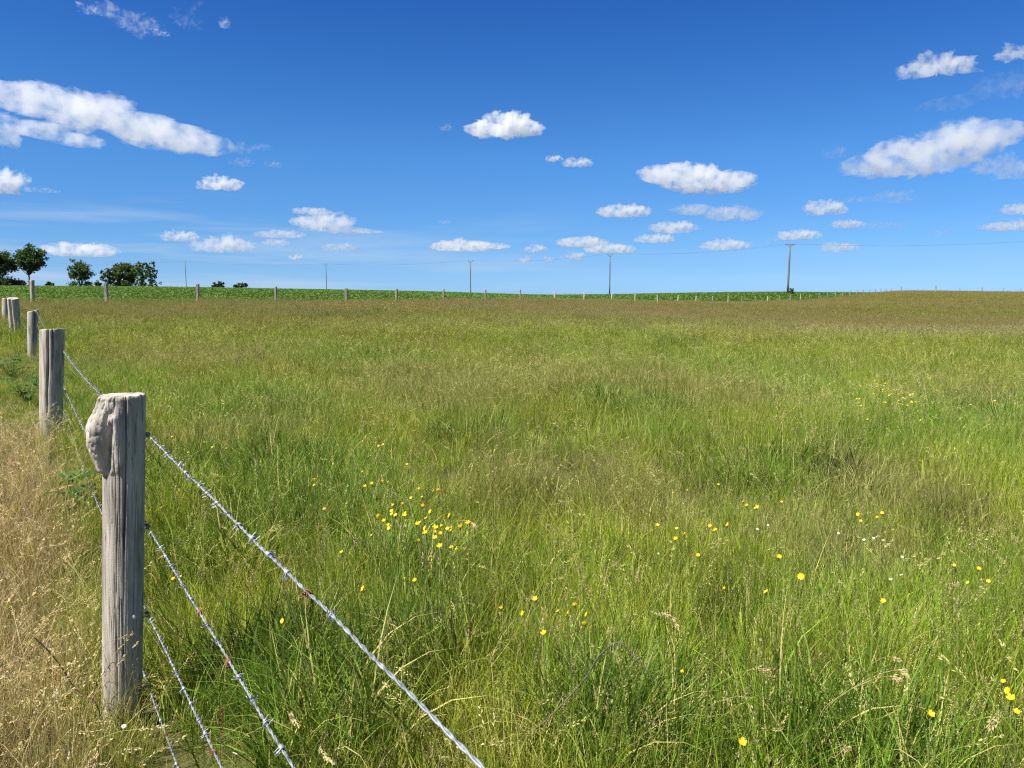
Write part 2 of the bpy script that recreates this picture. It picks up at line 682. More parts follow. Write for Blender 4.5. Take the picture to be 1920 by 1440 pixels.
def cloud_material(d, ns, wisp):
    key = (d, ns, wisp)
    if key in MAT_CLOUDS:
        return MAT_CLOUDS[key]
    m, n, out = new_mat('cloud vapour')
    v = N(n, 'ShaderNodeVolumeScatter')
    v.inputs['Color'].default_value = (.975, .98, .985, 1)
    v.inputs['Anisotropy'].default_value = 0.45
    tc = N(n, 'ShaderNodeTexCoord')
    a = N(n, 'ShaderNodeTexNoise')
    a.inputs['Scale'].default_value = ns
    a.inputs['Detail'].default_value = 5
    a.inputs['Roughness'].default_value = .62
    n.links.new(tc.outputs['Object'], a.inputs['Vector'])
    mr = N(n, 'ShaderNodeMapRange')
    mr.inputs['From Min'].default_value = .42 + .07 * wisp
    mr.inputs['From Max'].default_value = .62 + .06 * wisp
    mr.inputs['To Min'].default_value = d * .04
    mr.inputs['To Max'].default_value = d * 2.0
    n.links.new(a.outputs[0], mr.inputs['Value'])
    n.links.new(mr.outputs[0], v.inputs['Density'])
    n.links.new(v.outputs[0], out.inputs['Volume'])
    MAT_CLOUDS[key] = m
    return m


_ico_cache = {}


def ico(sub):
    if sub not in _ico_cache:
        import bmesh
        bm = bmesh.new()
        bmesh.ops.create_icosphere(bm, subdivisions=sub, radius=1)
        v = np.array([x.co[:] for x in bm.verts])
        f = np.array([[q.index for q in x.verts] for x in bm.faces])
        bm.free()
        _ico_cache[sub] = (v, f)
    return _ico_cache[sub]


CLOUD_BASE = 1000.0


def cloud(lobes, label, tau=5.0, rough=.5, seed=1, sub=5, flat=True, group='small fair weather clouds'):
    """lobes: (x0, x1, y_top, y_bottom) pixel spans; the cloud stands at the distance where its base is 1000 m up"""
    x0, x1 = min(l[0] for l in lobes), max(l[1] for l in lobes)
    y0, y1 = min(l[2] for l in lobes), max(l[3] for l in lobes)
    r = ray((x0 + x1) / 2, y1)
    el = max(math.atan2(r.z, math.hypot(r.x, r.y)), R(1.2))
    D = CLOUD_BASE / math.tan(el)                       # horizontal distance
    u = Vector((r.x, r.y, 0)).normalized()
    rt = Vector((u.y, -u.x, 0))
    mpp = math.hypot(D, CLOUD_BASE) / 1440.0 * 1.02       # metres per pixel there
    V0, F0 = ico(sub)
    cx, cyy = (x0 + x1) / 2, (y0 + y1) / 2
    verts, faces, off = [], [], 0
    W = (x1 - x0) * mpp
    dirs = V0
    # star shaped union of the lobes' ellipsoids seen from the middle one
    big = max(lobes, key=lambda l: (l[1] - l[0]) * (l[3] - l[2]))
    oc = np.array([((big[0] + big[1]) / 2 - cx) * mpp, 0, (cyy - (big[2] + big[3]) / 2) * mpp])
    # stretch the directions so that the samples spread along a long cloud
    sx, sz = max(W / 2, 1), max((y1 - y0) * mpp / 2, 1)
    depth = min(max(W * .16, sz * .9), W * .6)
    dd = dirs * np.array([sx, depth, sz])
    rad = np.zeros(len(dd))
    for l in lobes:
        c = np.array([((l[0] + l[1]) / 2 - cx) * mpp, 0, (cyy - (l[2] + l[3]) / 2) * mpp])
        a = np.array([(l[1] - l[0]) / 2 * mpp, depth * min(1, (l[3] - l[2]) / (y1 - y0) + .25), (l[3] - l[2]) / 2 * mpp])
        o_ = (oc - c) / a
        q = dd / a
        A = (q * q).sum(1)
        B = (q * o_).sum(1)
        C = (o_ * o_).sum() - 1
        disc = B * B - A * C
        t = np.where(disc > 0, (-B + np.sqrt(np.maximum(disc, 0))) / A, 0)
        rad = np.maximum(rad, t)
    rad = np.maximum(rad, .06)
    base = dd * rad[:, None]
    szl = max((l[3] - l[2]) for l in lobes) * mpp / 2
    nscale = max(szl * 1.1, 1)
    pn = base / nscale + seed * 7.7
    n1 = fbm(pn * 1.1, 5, seed, .62)
    n2 = np.abs(fbm(pn * 1.7 + 31, 4, seed + 3, .6) - .5) * 2
    k = 1 + rough * ((n1 - .5) * 3.6) + rough * 1.5 * (n2 - .3)
    k += rough * .7 * (fbm(pn * 6, 3, seed + 9, .65) - .5)
    bl = np.linalg.norm(base, axis=1)
    loc = np.minimum(bl, szl * 1.15)
    pts = base * np.maximum((bl * .94 + (np.maximum(k, .1) - 1) * loc) / bl, .12)[:, None]
    # flatter base
    zmin = -sz * .62
    if flat:
        pts[:, 2] = np.where(pts[:, 2] < zmin, zmin + (pts[:, 2] - zmin) * .35, pts[:, 2])
    ctr = np.array([u.x * D, u.y * D, 0]) + np.array([0, 0, CAM_Z + CLOUD_BASE + sz * .8])
    # place the middle on the ray of the middle pixel
    rc = ray(cx, cyy)
    m = (D + depth * .0) / math.hypot(rc.x, rc.y)
    ctr = np.array([rc.x * m, rc.y * m, CAM_Z + rc.z * m])
    local = (pts[:, :1] + oc[0]) * np.array([[rt.x, rt.y, 0]]) + pts[:, 1:2] * np.array([[u.x, u.y, 0]]) + (pts[:, 2:3] + oc[2]) * np.array([[0, 0, 1.0]])
    d = round(.45 * tau / (2 * min(depth, sz * 1.5)), 5)
    o = mesh_obj('cloud', local, F0, cloud_material(d, round(1.35 / szl, 5), 1 if tau < 2 else 0), smooth=True)
    o.location = ctr
    return tag(o, label, 'cloud', group)


def build_clouds():
    C = cloud
    C([(-120, 60, 168, 206), (10, 150, 172, 222), (90, 230, 176, 240), (180, 300, 200, 258), (250, 345, 214, 262), (310, 378, 228, 263)], 'largest long white cloud sloping down from the left edge', 5.5, .34, 1, 6, False)
    C([(-60, 50, 206, 274), (20, 110, 226, 254), (80, 165, 240, 264)], 'white tongue of cloud under the largest cloud at left edge', 4, .36, 2, 6, False)
    C([(-40, 44, 322, 366)], 'white cloud cut by the left edge above the tree', 6, .5, 3)
    C([(52, 104, 350, 362)], 'faint shred of cloud above the round tree', 1.2, .7, 4, 4)
    C([(150, 182, 8, 26)], 'small wisp at upper left, left end of the top group', 1.6, .8, 5)
    C([(185, 235, 12, 38), (210, 290, 26, 54)], 'ragged slanting wisp at the top left of the sky', 1.7, .75, 6, 6, False)
    C([(290, 314, 56, 68)], 'tiny shred under the ragged top left wisp', 1.5, .8, 7, 4)
    C([(330, 376, 26, 48), (348, 372, 8, 20)], 'faint curved wisp right of the ragged top left wisp', .8, 1.0, 8)
    C([(412, 429, 33, 52)], 'tiny puff alone at the top, right of the faint curved wisp', 1.6, .8, 9, 4)
    C([(90, 212, 455, 484)], 'oval white cloud between the round tree and the bushy tree', 5, .35, 10)
    C([(300, 372, 432, 455)], 'low white cloud left of its wider neighbour above the clump', 4, .45, 11)
    C([(365, 476, 445, 476), (390, 450, 442, 460)], 'low white cloud above the leftmost utility pole', 4, .45, 12)
    C([(475, 575, 432, 448)], 'thin flat cloud just left of the layered cloud', 2.2, .5, 13)
    C([(490, 542, 448, 462)], 'small flat cloud under the thin flat cloud', 2.5, .5, 14)
    C([(540, 568, 477, 489)], 'tiny low puff left of the second utility pole', 2.5, .5, 15, 4)
    C([(548, 622, 388, 404)], 'small cap of cloud on top of the layered cloud', 3, .5, 16)
    C([(548, 668, 400, 434), (590, 724, 427, 447)], 'layered white cloud above the second utility pole', 5, .42, 17, 6)
    C([(603, 664, 455, 475)], 'pale cloud directly above the second utility pole', 2, .6, 18)
    C([(372, 458, 331, 360)], 'compact white cloud alone left of the picture middle', 5, .42, 19)
    C([(436, 476, 270, 290), (470, 510, 268, 282)], 'faint pair of wisps above the compact white cloud', .9, .9, 20)
    C([(434, 480, 296, 312)], 'faint wisp under the pair of wisps', .9, .9, 21, 4)
    C([(498, 524, 302, 316)], 'tiny wisp right of the faint wisps', 1.0, .9, 22, 4)
    C([(870, 1026, 220, 263), (905, 1005, 211, 262)], 'bright heaped cloud high in the middle of the sky', 7, .35, 23, 6)
    C([(824, 846, 231, 247)], 'tiny puff left of the bright heaped cloud', 1.3, .7, 24, 4)
    C([(1020, 1053, 290, 305)], 'tiny white cloud below right of the heaped cloud', 3, .55, 25)
    C([(1052, 1116, 296, 315)], 'small flat cloud next to the tiny white cloud', 3.2, .5, 26)
    C([(1190, 1345, 303, 345), (1240, 1409, 318, 363)], 'large two humped white cloud right of the middle', 7, .34, 27, 6)
    C([(1115, 1220, 382, 411)], 'white cloud below left of the two humped cloud', 5, .42, 28)
    C([(1260, 1342, 381, 403), (1320, 1422, 387, 417)], 'long soft cloud below the two humped cloud', 3, .5, 29)
    C([(1218, 1307, 414, 440)], 'upper of two stacked clouds right of the third pole', 4, .45, 30)
    C([(1190, 1266, 438, 458)], 'lower of two stacked clouds right of the third pole', 4, .5, 31)
    C([(803, 935, 449, 475), (880, 962, 454, 468)], 'long flat cloud above the middle utility pole', 5, .42, 32)
    C([(818, 850, 412, 422)], 'tiny flat cloud above the long flat cloud', 1.6, .6, 33, 4)
    C([(984, 1026, 458, 476)], 'small ragged cloud right of the long flat cloud', 3, .6, 34)
    C([(972, 998, 479, 494)], 'tiny low puff right of the middle pole', 2.5, .6, 35, 4)
    C([(1018, 1038, 482, 494)], 'tiny low puff, right one of two near the middle pole', 2.5, .6, 36, 4)
    C([(1054, 1100, 471, 490)], 'small low cloud left of the fourth pole', 2.6, .6, 37)
    C([(1040, 1140, 443, 466)], 'white cloud behind and above the fourth pole', 5, .42, 38)
    C([(1090, 1193, 455, 478)], 'white cloud touching the top of the fourth pole', 5, .42, 39)
    C([(1698, 1815, 104, 146)], 'oval cloud high at right', 3.5, .5, 40, 6)
    C([(1872, 1960, 85, 112)], 'cloud cut by the right edge near the top', 3, .55, 41)
    C([(1755, 1840, 172, 196), (1820, 1960, 146, 180)], 'thin slanting veil of cloud below the oval cloud', .9, .6, 42, 6, False)
    C([(1602, 1740, 276, 321), (1650, 1830, 252, 318), (1715, 1860, 240, 300), (1790, 1890, 242, 284)], 'largest cloud at right, long and rising to the right', 5.5, .3, 43, 6, False)
    C([(1538, 1585, 276, 299)], 'faint puff left of the largest right cloud', .8, .8, 44)
    C([(1830, 1960, 298, 330), (1870, 1925, 325, 346)], 'ragged cloud at the right edge below the largest one', 2.2, .7, 45)
    C([(1505, 1590, 375, 407)], 'white cloud above the tall pole with crossarm', 4, .45, 46)
    C([(1592, 1632, 366, 377), (1630, 1712, 358, 383)], 'thin streak of cloud right of the cloud above the pole', 1.6, .6, 47)
    C([(1556, 1622, 413, 429)], 'small bright flat cloud right of the crossarm pole', 3.5, .45, 48)
    C([(1612, 1700, 415, 431)], 'grey faint flat cloud right of the small bright one', 1.2, .6, 49)
    C([(1455, 1536, 430, 452)], 'white cloud just over the crossarm', 4.5, .42, 50)
    C([(1426, 1462, 443, 460)], 'pale shred left of the cloud over the crossarm', 1.2, .7, 51, 4)
    C([(1313, 1410, 449, 472)], 'white low cloud left of the crossarm pole', 4.5, .45, 52)
    C([(1537, 1608, 455, 474)], 'low cloud crossed by the power line', 3, .5, 53)
    C([(1743, 1781, 430, 444)], 'small grey cloud above the power line at right', 1.4, .55, 54, 4)
    C([(1849, 1960, 415, 433)], 'low flat cloud at the right edge', 3.5, .45, 55)
    C([(1882, 1960, 382, 403)], 'white cloud cut by the right edge in the middle height', 4, .45, 56)


build_clouds()

# ------------------------------------------------------------------ fence posts
def post_mesh(name, base, top, r_base, r_top, mat, seed=1, nseg=96, nz=150, sink=.25, burl=None, cracks=(), lump=.06, flat=None, grain=.0016, slant=(0, 0)):
    """weathered round post from base to top (world points); object origin at the base"""
    base, top = Vector(base), Vector(top)
    ax = top - base
    L = ax.length
    th = np.linspace(0, 2 * math.pi, nseg, endpoint=False)
    zz = np.concatenate([[-sink], np.linspace(0, L, nz)])
    T, Z = np.meshgrid(th, zz)
    t, z = T.ravel(), Z.ravel()
    f = np.clip(z / L, 0, 1)
    r = r_base + (r_top - r_base) * f
    c, s = np.cos(t), np.sin(t)
    low = fbm(np.stack([c * .9, s * .9, z * 1.6], 1) + seed * 5.1, 3, seed) - .5
    r = r * (1 + lump * 2 * low)
    if flat:                                  # a hewn flat side: angle, depth fraction
        for a0, dep in flat:
            cosd = np.cos(t - a0)
            lim = 1 - dep
            r = np.where(cosd > 0, np.minimum(r, r * lim / np.maximum(cosd, .2)), r)
    # long grain furrows
    wv = .12 * (fbm(np.stack([c * 1.5, s * 1.5, z * 2.2], 1) + seed, 3, seed + 15) - .5)
    cw, sw = np.cos(t + wv), np.sin(t + wv)
    g = fbm(np.stack([cw * 17, sw * 17, z * 1.7], 1) + seed * 3.3, 4, seed + 5, .65)
    g2 = fbm(np.stack([cw * 6, sw * 6, z * 2.4], 1) + seed * 4.3, 3, seed + 6, .6)
    r = r - grain * 2.2 * np.abs(g - .5) * (.4 + 1.2 * g2) - grain * 1.6 * sstep(.58, .66, g) * sstep(.35, .6, g2) - grain * 1.5 * (g2 - .5)
    for a0, wid, dep, z0, z1, wob in cracks:
        wa = a0 + wob * (fbm(np.stack([z * 2.5, z * 0, z * 0], 1) + seed, 3, seed + 8) - .5)
        d = np.abs((t - wa + math.pi) % (2 * math.pi) - math.pi)
        env = sstep(z0, z0 + .08, z) * (1 - sstep(z1 - .05, z1, z)) if z1 < L else sstep(z0, z0 + .10, z)
        r = r - dep * env * np.exp(-(d / wid) ** 2)
    if burl:
        r = burl(t, z, L, r)
    # ragged sawn top
    jag = .010 * (fbm(np.stack([c * 3.5, s * 3.5, c * 0], 1) + seed * 2.2, 4, seed + 2, .7) - .5)
    sl = slant[0] * c * r_top + slant[1] * s * r_top
    zt = z + np.where(z > L - .08, (z - (L - .08)) / .08, 0) * (jag + sl)
    rim = np.clip((z - (L - .012)) / .012, 0, 1)
    r = r * (1 - .07 * rim ** 2)
    V = np.stack([r * c, r * s, zt], 1)
    nr = len(zz)
    i = np.arange(nr - 1)[:, None]
    k = np.arange(nseg)[None, :]
    k2 = (k + 1) % nseg
    F = np.stack([i * nseg + k, i * nseg + k2, (i + 1) * nseg + k2, (i + 1) * nseg + k], -1).reshape(-1, 4)
    Vl, Fl = V.tolist(), [tuple(q) for q in F.tolist()]
    # end grain: inner rings
    last = (nr - 1) * nseg
    ring0 = V[last:last + nseg]
    prev = last
    for q in (.82, .6, .36, .15):
        rr = ring0.copy()
        rr[:, :2] *= q
        nn = fbm(np.stack([rr[:, 0] * 60, rr[:, 1] * 60, rr[:, 0] * 0], 1) + seed, 3, seed + 4)
        rr[:, 2] = L + (ring0[:, 2] - L) * q + .010 * (nn - .62)
        st = len(Vl)
        Vl += rr.tolist()
        Fl += [(prev + a, prev + (a + 1) % nseg, st + (a + 1) % nseg, st + a) for a in range(nseg)]
        prev = st
    Vl.append([0, 0, L - .004])
    Fl += [(prev + a, prev + (a + 1) % nseg, len(Vl) - 1) for a in range(nseg)]
    # lean: shear along the axis
    sh = ax.normalized()
    Vn = np.array(Vl)
    Vn[:, 0] += Vn[:, 2] * sh.x / sh.z
    Vn[:, 1] += Vn[:, 2] * sh.y / sh.z
    o = mesh_obj(name, [tuple(v) for v in Vn.tolist()], Fl, mat, smooth=True)
    o.location = base
    return o


def plumb(px_top, py_top, px_base, py_base, Y, z_base=None):
    t = at(px_top, py_top, Y)
    b = at(px_base, py_base, Y)
    if z_base is not None:
        k = (z_base - t.z) / (b.z - t.z)
        b = t + (b - t) * k
    return b, t


def burl_big(t, z, L, r):
    v = (Vector((0, 0, 0)) - Vector((-1.42, 2.73, 0))).normalized()
    a_cam = math.atan2(v.y, v.x)
    a_left = a_cam - math.pi / 2            # seen from the camera
    ab = a_left + R(22)
    d = (t - ab + math.pi) % (2 * math.pi) - math.pi
    h = z - L                               # below the top
    prof = sstep(-.285, -.262, h) * (.34 + .66 * sstep(-.285, -.14, h)) * (1 - .62 * sstep(-.12, 0.0, h))
    lobe = np.exp(-(d / .62) ** 2)
    out = .060 * prof * lobe
    # second fold towards the camera, and the crease between them
    d2 = d - .95
    fold = .016 * np.exp(-((d2 + 1.1 * (h + .16)) / .24) ** 2) * sstep(-.30, -.22, h) * (1 - sstep(-.08, -.02, h))
    cre = .024 * np.exp(-((d - .52 - 1.4 * (h + .20)) / .13) ** 2) * sstep(-.285, -.25, h) * (1 - sstep(-.13, -.07, h))
    pit = .011 * np.exp(-((d - .62) / .12) ** 2 - ((h + .060) / .016) ** 2) + .012 * np.exp(-((d - .5) / .05) ** 2 - ((h + .085) / .028) ** 2)
    pit += .014 * np.exp(-((d - .05) / .30) ** 2 - ((h + .016) / .010) ** 2) * (.5 + .5 * np.sin(t * 22))
    n = fbm(np.stack([np.cos(t) * 6, np.sin(t) * 6, z * 14], 1), 4, 44) - .5
    # grain lines that swirl round the knot
    sw_ = np.hypot((d - .15) * 1.0, (h + .15) * 7.0) + .35 * n
    swirl = np.abs(np.sin(sw_ * 15 + 3 * n)) ** .6
    knot = np.exp(-((d - .15) / .75) ** 2 - ((h + .13) / .10) ** 2)
    chips = sstep(.52, .64, fbm(np.stack([np.cos(t) * 9, np.sin(t) * 9, z * 24], 1), 3, 47)) * sstep(-.09, -.03, h) * lobe
    return r + out + fold - cre - pit + .014 * n * prof * lobe - .0055 * (1 - swirl) * knot - .011 * chips


b1, t1 = plumb(233, 741, 229, 1308, 2.73, -.01)
_cam1 = math.atan2(-b1.y, -b1.x)
post1 = post_mesh('fence_post', b1, t1, .0680, .0695, MAT_WOOD, 3, 240, 420, burl=burl_big, lump=.035,
                  cracks=((_cam1 + .06, .026, .017, .55, 9, .25), (_cam1 - .30, .018, .007, .0, .75, .2), (_cam1 + .02, .02, .006, .02, .42, .3), (_cam1 + .6, .02, .006, .2, .8, .3)))
tag(post1, 'nearest grey wooden fence post with a swollen burl below its flat top', 'fence post', 'posts of the barbed wire fence')
b2, t2 = plumb(98, 618, 95, 830, 7.9, 0.0)
_c2 = math.atan2(-b2.y, -b2.x)
post2 = post_mesh('fence_post', b2, t2, .105, .113, MAT_WOOD_B, 11, 120, 200, lump=.04, slant=(.05, -.05),
                  flat=((_c2 + 1.0, .16), (_c2 - 1.15, .1)),
                  cracks=((_c2 - .30, .07, .03, .25, 9, .25), (_c2 + .05, .04, .03, .7, 9, .1)))
tag(post2, 'thick split grey fence post with flat top, second from the camera', 'fence post', 'posts of the barbed wire fence')
b3, t3 = plumb(62, 583, 59, 684, 16.4, .0)
_c3 = math.atan2(-b3.y, -b3.x)
post3 = post_mesh('fence_post', b3, t3, .075, .108, MAT_WOOD, 17, 72, 110, lump=.06, slant=(.2, .1),
                  cracks=((_c3 + .35, .16, .06, .45, 9, .3),))
tag(post3, 'pale narrow fence post with a dark split, third from the camera', 'fence post', 'posts of the barbed wire fence')
b4, t4 = plumb(24, 559, 30, 640, 20.6)
_c4 = math.atan2(-b4.y, -b4.x)
post4 = post_mesh('fence_post', b4, t4, .13, .135, MAT_WOOD_B, 23, 72, 110, lump=.08, slant=(-.1, .2), cracks=((_c4 - .5, .2, .05, .2, 9, .3),))
tag(post4, 'broad leaning fence post near the left edge, in front of another post', 'fence post', 'posts of the barbed wire fence')
b5, t5 = plumb(12, 559, 11, 618, 27)
post5 = post_mesh('fence_post', b5, t5, .12, .13, MAT_WOOD_B, 29, 64, 90, lump=.08)
tag(post5, 'dark fence post half hidden behind the broad leaning post at the left edge', 'fence post', 'posts of the barbed wire fence')
b6, t6 = plumb(60, 525, 60, 556, 39.5)
b6.z = h1(b6.x, b6.y)
post6 = post_mesh('fence_post', b6, t6, .09, .11, MAT_WOOD_B, 31, 48, 60, lump=.08)
tag(post6, 'corner fence post standing against the sky below the round tree', 'fence post', 'posts of the barbed wire fence')

# ------------------------------------------------------------------ barbed wire of the near fence
NRM = np.array([.843, .538])


def post1_at(f):
    p = b1 + (t1 - b1) * f
    return np.array([p.x, p.y])


def wire_plane(px, py, off, f=.84):
    """point of the pixel's ray in the vertical plane of the near fence, off metres to the meadow side of the first post"""
    r = ray(px, py)
    p0 = post1_at(f) + NRM * off
    den = r.x * NRM[0] + r.y * NRM[1]
    t_ = ((p0 - np.array([0, 0])) @ NRM) / den
    return Vector((0, 0, CAM_Z)) + r * t_


def wire_s(p):
    return float((np.array([p.x, p.y]) - post1_at(.5)) @ F1D)


WOFF = .080
WIRE_F = (.84, .58, .36, .18)     # where along the first post each wire is stapled
wire_obs = [  # pixels on the wire: (x, y) going from near to far
    [(917, 1440), (700, 1238), (500, 1035), (274, 812)],
    [(553, 1440), (400, 1195), (273, 980)],
    [(415, 1440), (345, 1290), (270, 1136)],
    [(333, 1440), (298, 1340), (266, 1254)]]
wire_far = [[(195, 739), (118, 657)], [(165, 812), (117, 735)], [(196, 972), (150, 868), (118, 795)], [(190, 1030), (120, 812)]]
S2 = None


def wire_curve(i):
    pts = [wire_plane(x, y, WOFF, WIRE_F[i]) for x, y in wire_obs[i]]
    ss = [wire_s(p) for p in pts]
    zs = [p.z for p in pts]
    # straight line fit from the first post towards the camera side
    k = np.polyfit(ss, zs, 1)
    z_near = lambda s_: float(np.polyval(k, s_))
    zp = z_near(0.0)
    # at the second post
    s2 = wire_s(b2)
    x, y = wire_far[i][-1]
    r = ray(x, y)
    z2 = CAM_Z + r.z / r.y * (b2.y + .03)
    z3 = h1(b3.x, b3.y) + (.98, .70, .42, .2)[i]
    z4 = h1(b4.x, b4.y) + (.95, .68, .42, .2)[i]
    z5 = h1(b5.x, b5.y) + (.9, .66, .42, .2)[i]
    P = []
    d2 = np.array([b2.x, b2.y]) + NRM * .165
    d3 = np.array([b3.x, b3.y]) + NRM * .155
    d4 = np.array([b4.x, b4.y]) + NRM * .16
    d5 = np.array([b5.x, b5.y]) + NRM * .15
    d1 = post1_at(WIRE_F[i]) + NRM * WOFF
    s0 = -5.6
    p0 = d1 + F1D * s0
    keys = [(p0, z_near(s0)), (d1, zp), (d2, z2), (d3, z3), (d4, z4), (d5, z5)]
    sag = [.0, .05 * (1 + i * .3), .10, .05, .08]
    return keys, sag


def resample(keys, sag, step):
    out = []
    for j in range(len(keys) - 1):
        (a, za), (b, zb) = keys[j], keys[j + 1]
        L = float(np.hypot(*(b - a)))
        n = max(2, int(L / (step if j < 2 else step * 6)))
        for q in range(n + (1 if j == len(keys) - 2 else 0)):
            f = q / n
            p = a + (b - a) * f
            out.append(Vector((p[0], p[1], za + (zb - za) * f - sag[j] * 4 * f * (1 - f))))
    return out


BARBS = []


def make_barb_meshes():
    for v in range(4):
        rr = random.Random(40 + v)
        m = MB()
        # two turns of wire wound round the strand (along local x)
        for w0 in (-.0032, .0032):
            pts = []
            turns = 1.6
            a0 = rr.uniform(0, 6.28)
            for k in range(22):
                f = k / 21
                a = a0 + f * turns * 2 * math.pi
                pts.append((w0 + (f - .5) * .0062, math.cos(a) * .0046, math.sin(a) * .0046))
            # the two cut points
            def point(p, sgn):
                y, z = p[1] / .0046, p[2] / .0046
                ty, tz = -z * sgn, y * sgn
                return [(p[0] + rr.uniform(-.003, .003), p[1] + ty * q + y * q * .35, p[2] + tz * q + z * q * .35) for q in (.004, .009, .0135)]
            e0, e1 = point(pts[0], -1), point(pts[-1], 1)
            pts = e0[::-1] + pts + e1
            rad = [.0004, .0010, .0012] + [.0013] * 22 + [.0012, .0010, .0004]
            m.add(tube(pts, rad, 5))
        me = bpy.data.meshes.new('barb')
        me.from_pydata([tuple(x) for x in m.v], [], m.f)
        me.materials.append(MAT_ZINC_DULL)
        me.polygons.foreach_set('use_smooth', [True] * len(me.polygons))
        me2 = me.copy()
        me2.materials.clear()
        me2.materials.append(MAT_RUST)
        BARBS.append((me, me2))


make_barb_meshes()
RUST_AT = [(583, 1117), (700, 1238)]
WLAB = ['topmost barbed wire crossing the grass from the nearest post to the bottom edge',
        'second barbed wire from the top on the nearest post',
        'third barbed wire from the top, low on the nearest post',
        'lowest barbed wire, running into the grass at the foot of the nearest post']


def build_wires():
    rr = random.Random(5)
    for i in range(4):
        keys, sag = wire_curve(i)
        P = resample(keys, sag, .007)
        w = empty('barbed_wire', P[0])
        tag(w, WLAB[i], 'barbed wire', 'strands of the barbed wire fence')
        m = MB()
        acc = 0
        ph = []
        for q in range(len(P)):
            if q:
                acc += (P[q] - P[q - 1]).length
            ph.append(acc)
        for st in (0, math.pi):
            pts = []
            for q in range(len(P)):
                t = (P[min(q + 1, len(P) - 1)] - P[max(q - 1, 0)]).normalized()
                n = t.cross(Vector((0, 0, 1))).normalized()
                b = t.cross(n)
                a = ph[q] * 2 * math.pi / .062 + st
                tw = .00155 if ph[q] < 13 else .0015
                jit = .0016 * math.sin(ph[q] * 7.3 + i) + .0010 * math.sin(ph[q] * 23 + 2 * i)
                pts.append(P[q] - P[0] + (n * math.cos(a) + b * math.sin(a)) * tw + Vector((0, 0, jit)))
            m.add(tube(pts, .00165, 6))
        m.build('strand', MAT_ZINC, w, True)
        s = .02 + .03 * i
        nb = 0
        last = None
        rust_pts = [wire_plane(x, y, WOFF) for x, y in RUST_AT] if i == 0 else []
        while nb < 96:
            k = int(np.searchsorted(ph, s + 3.6))
            if k >= len(P) - 1:
                break
            p = P[k]
            if p.y > 9.5:
                break
            d = (P[min(k + 1, len(P) - 1)] - P[k - 1]).normalized()
            s += .108 + rr.uniform(-.012, .012)
            if p.y < .25:
                continue
            rusty = any((p - q).length < .054 for q in rust_pts) or (i > 0 and rr.random() < .06)
            o = bpy.data.objects.new('barb', BARBS[rr.randrange(4)][1 if rusty else 0])
            col.objects.link(o)
            o.parent = w
            o.location = p - P[0]
            q = d.to_track_quat('X', 'Z') @ Vector((0, 0, 0)).to_track_quat('X', 'Z') if False else d.to_track_quat('X', 'Z')
            e = q.to_euler()
            o.rotation_euler = (q @ Matrix.Rotation(rr.uniform(0, 6.28), 3, 'X').to_quaternion()).to_euler()
            if rusty:
                o['label'] = 'rusty brown barb'
            nb += 1
        # staple on the nearest posts
        for pp, z_ in ((post1, keys[1][1]), (post2, keys[2][1])):
            c = keys[1][0] if pp is post1 else keys[2][0]
            y_ = Vector((c[0], c[1], z_)) - pp.location
            nx = Vector((NRM[0], NRM[1], 0))
            a = [y_ - nx * .035 + Vector((0, 0, .008)), y_ + nx * .004 + Vector((0, 0, .008)), y_ + nx * .0075, y_ + nx * .004 - Vector((0, 0, .008)), y_ - nx * .035 - Vector((0, 0, .008))]
            vf = tube(a, .0018, 5)
            mesh_obj('staple', vf[0], vf[1], MAT_IRON, pp)


build_wires()

# bright nail heads on the posts
def nail(px, py, post, r_):
    p = at(px, py, post.location.y) - post.location
    c = Vector((-post.location.x, -post.location.y, 0)).normalized()
    vf = tube([p + c * (r_ - .02), p + c * (r_ + .003)], .005, 8)
    mesh_obj('nail', vf[0], vf[1], MAT_ZINC, post)


nail(98, 722, post2, .095)
nail(250, 1145, post1, .074)

# ------------------------------------------------------------------ far fence along the crop
FAR = []
_xs = {0: (200, 530), 1: (370, 532), 2: (517, 537), 3: (649, 540), 4: (743, 541), 5: (832, 541), 6: (911, 543), 7: (976, 543), 8: (1040, 546), 9: (1095, 548),
       10: (1146, 550), 11: (1191, 552), 12: (1233, 553), 13: (1271, 553.5)}
for k in range(0, 36):
    Y = 43.5 + 4.4 * k
    px = _xs[k][0] if k in _xs else 2086 - 18671 / (9.9 + k)
    p = at(px, 560, Y)
    z = h1(p.x, p.y)
    top = at(px, _xs[k][1], Y).z if k in _xs else z + 1.15
    FAR.append((k, Vector((p.x, p.y, z)), top))
far_mesh = {}
FLAB = {0: 'split far fence post below the group of trees', 1: 'far fence post just right of the leftmost utility pole', 2: 'far fence post left of the second utility pole',
        3: 'far fence post right of the second utility pole', 4: 'far fence post halfway between second and middle utility poles', 5: 'far fence post left of the middle utility pole',
        6: 'far fence post right of the middle utility pole', 7: 'far fence post, second right of the middle utility pole', 8: 'far fence post, third right of the middle utility pole',
        9: 'pale far fence post just left of the fourth utility pole', 10: 'pale leaning far fence post directly below the fourth utility pole', 11: 'pale far fence post just right of the fourth utility pole',
        12: 'pale far fence post, second right of the fourth utility pole', 13: 'pale far fence post, third right of the fourth utility pole'}


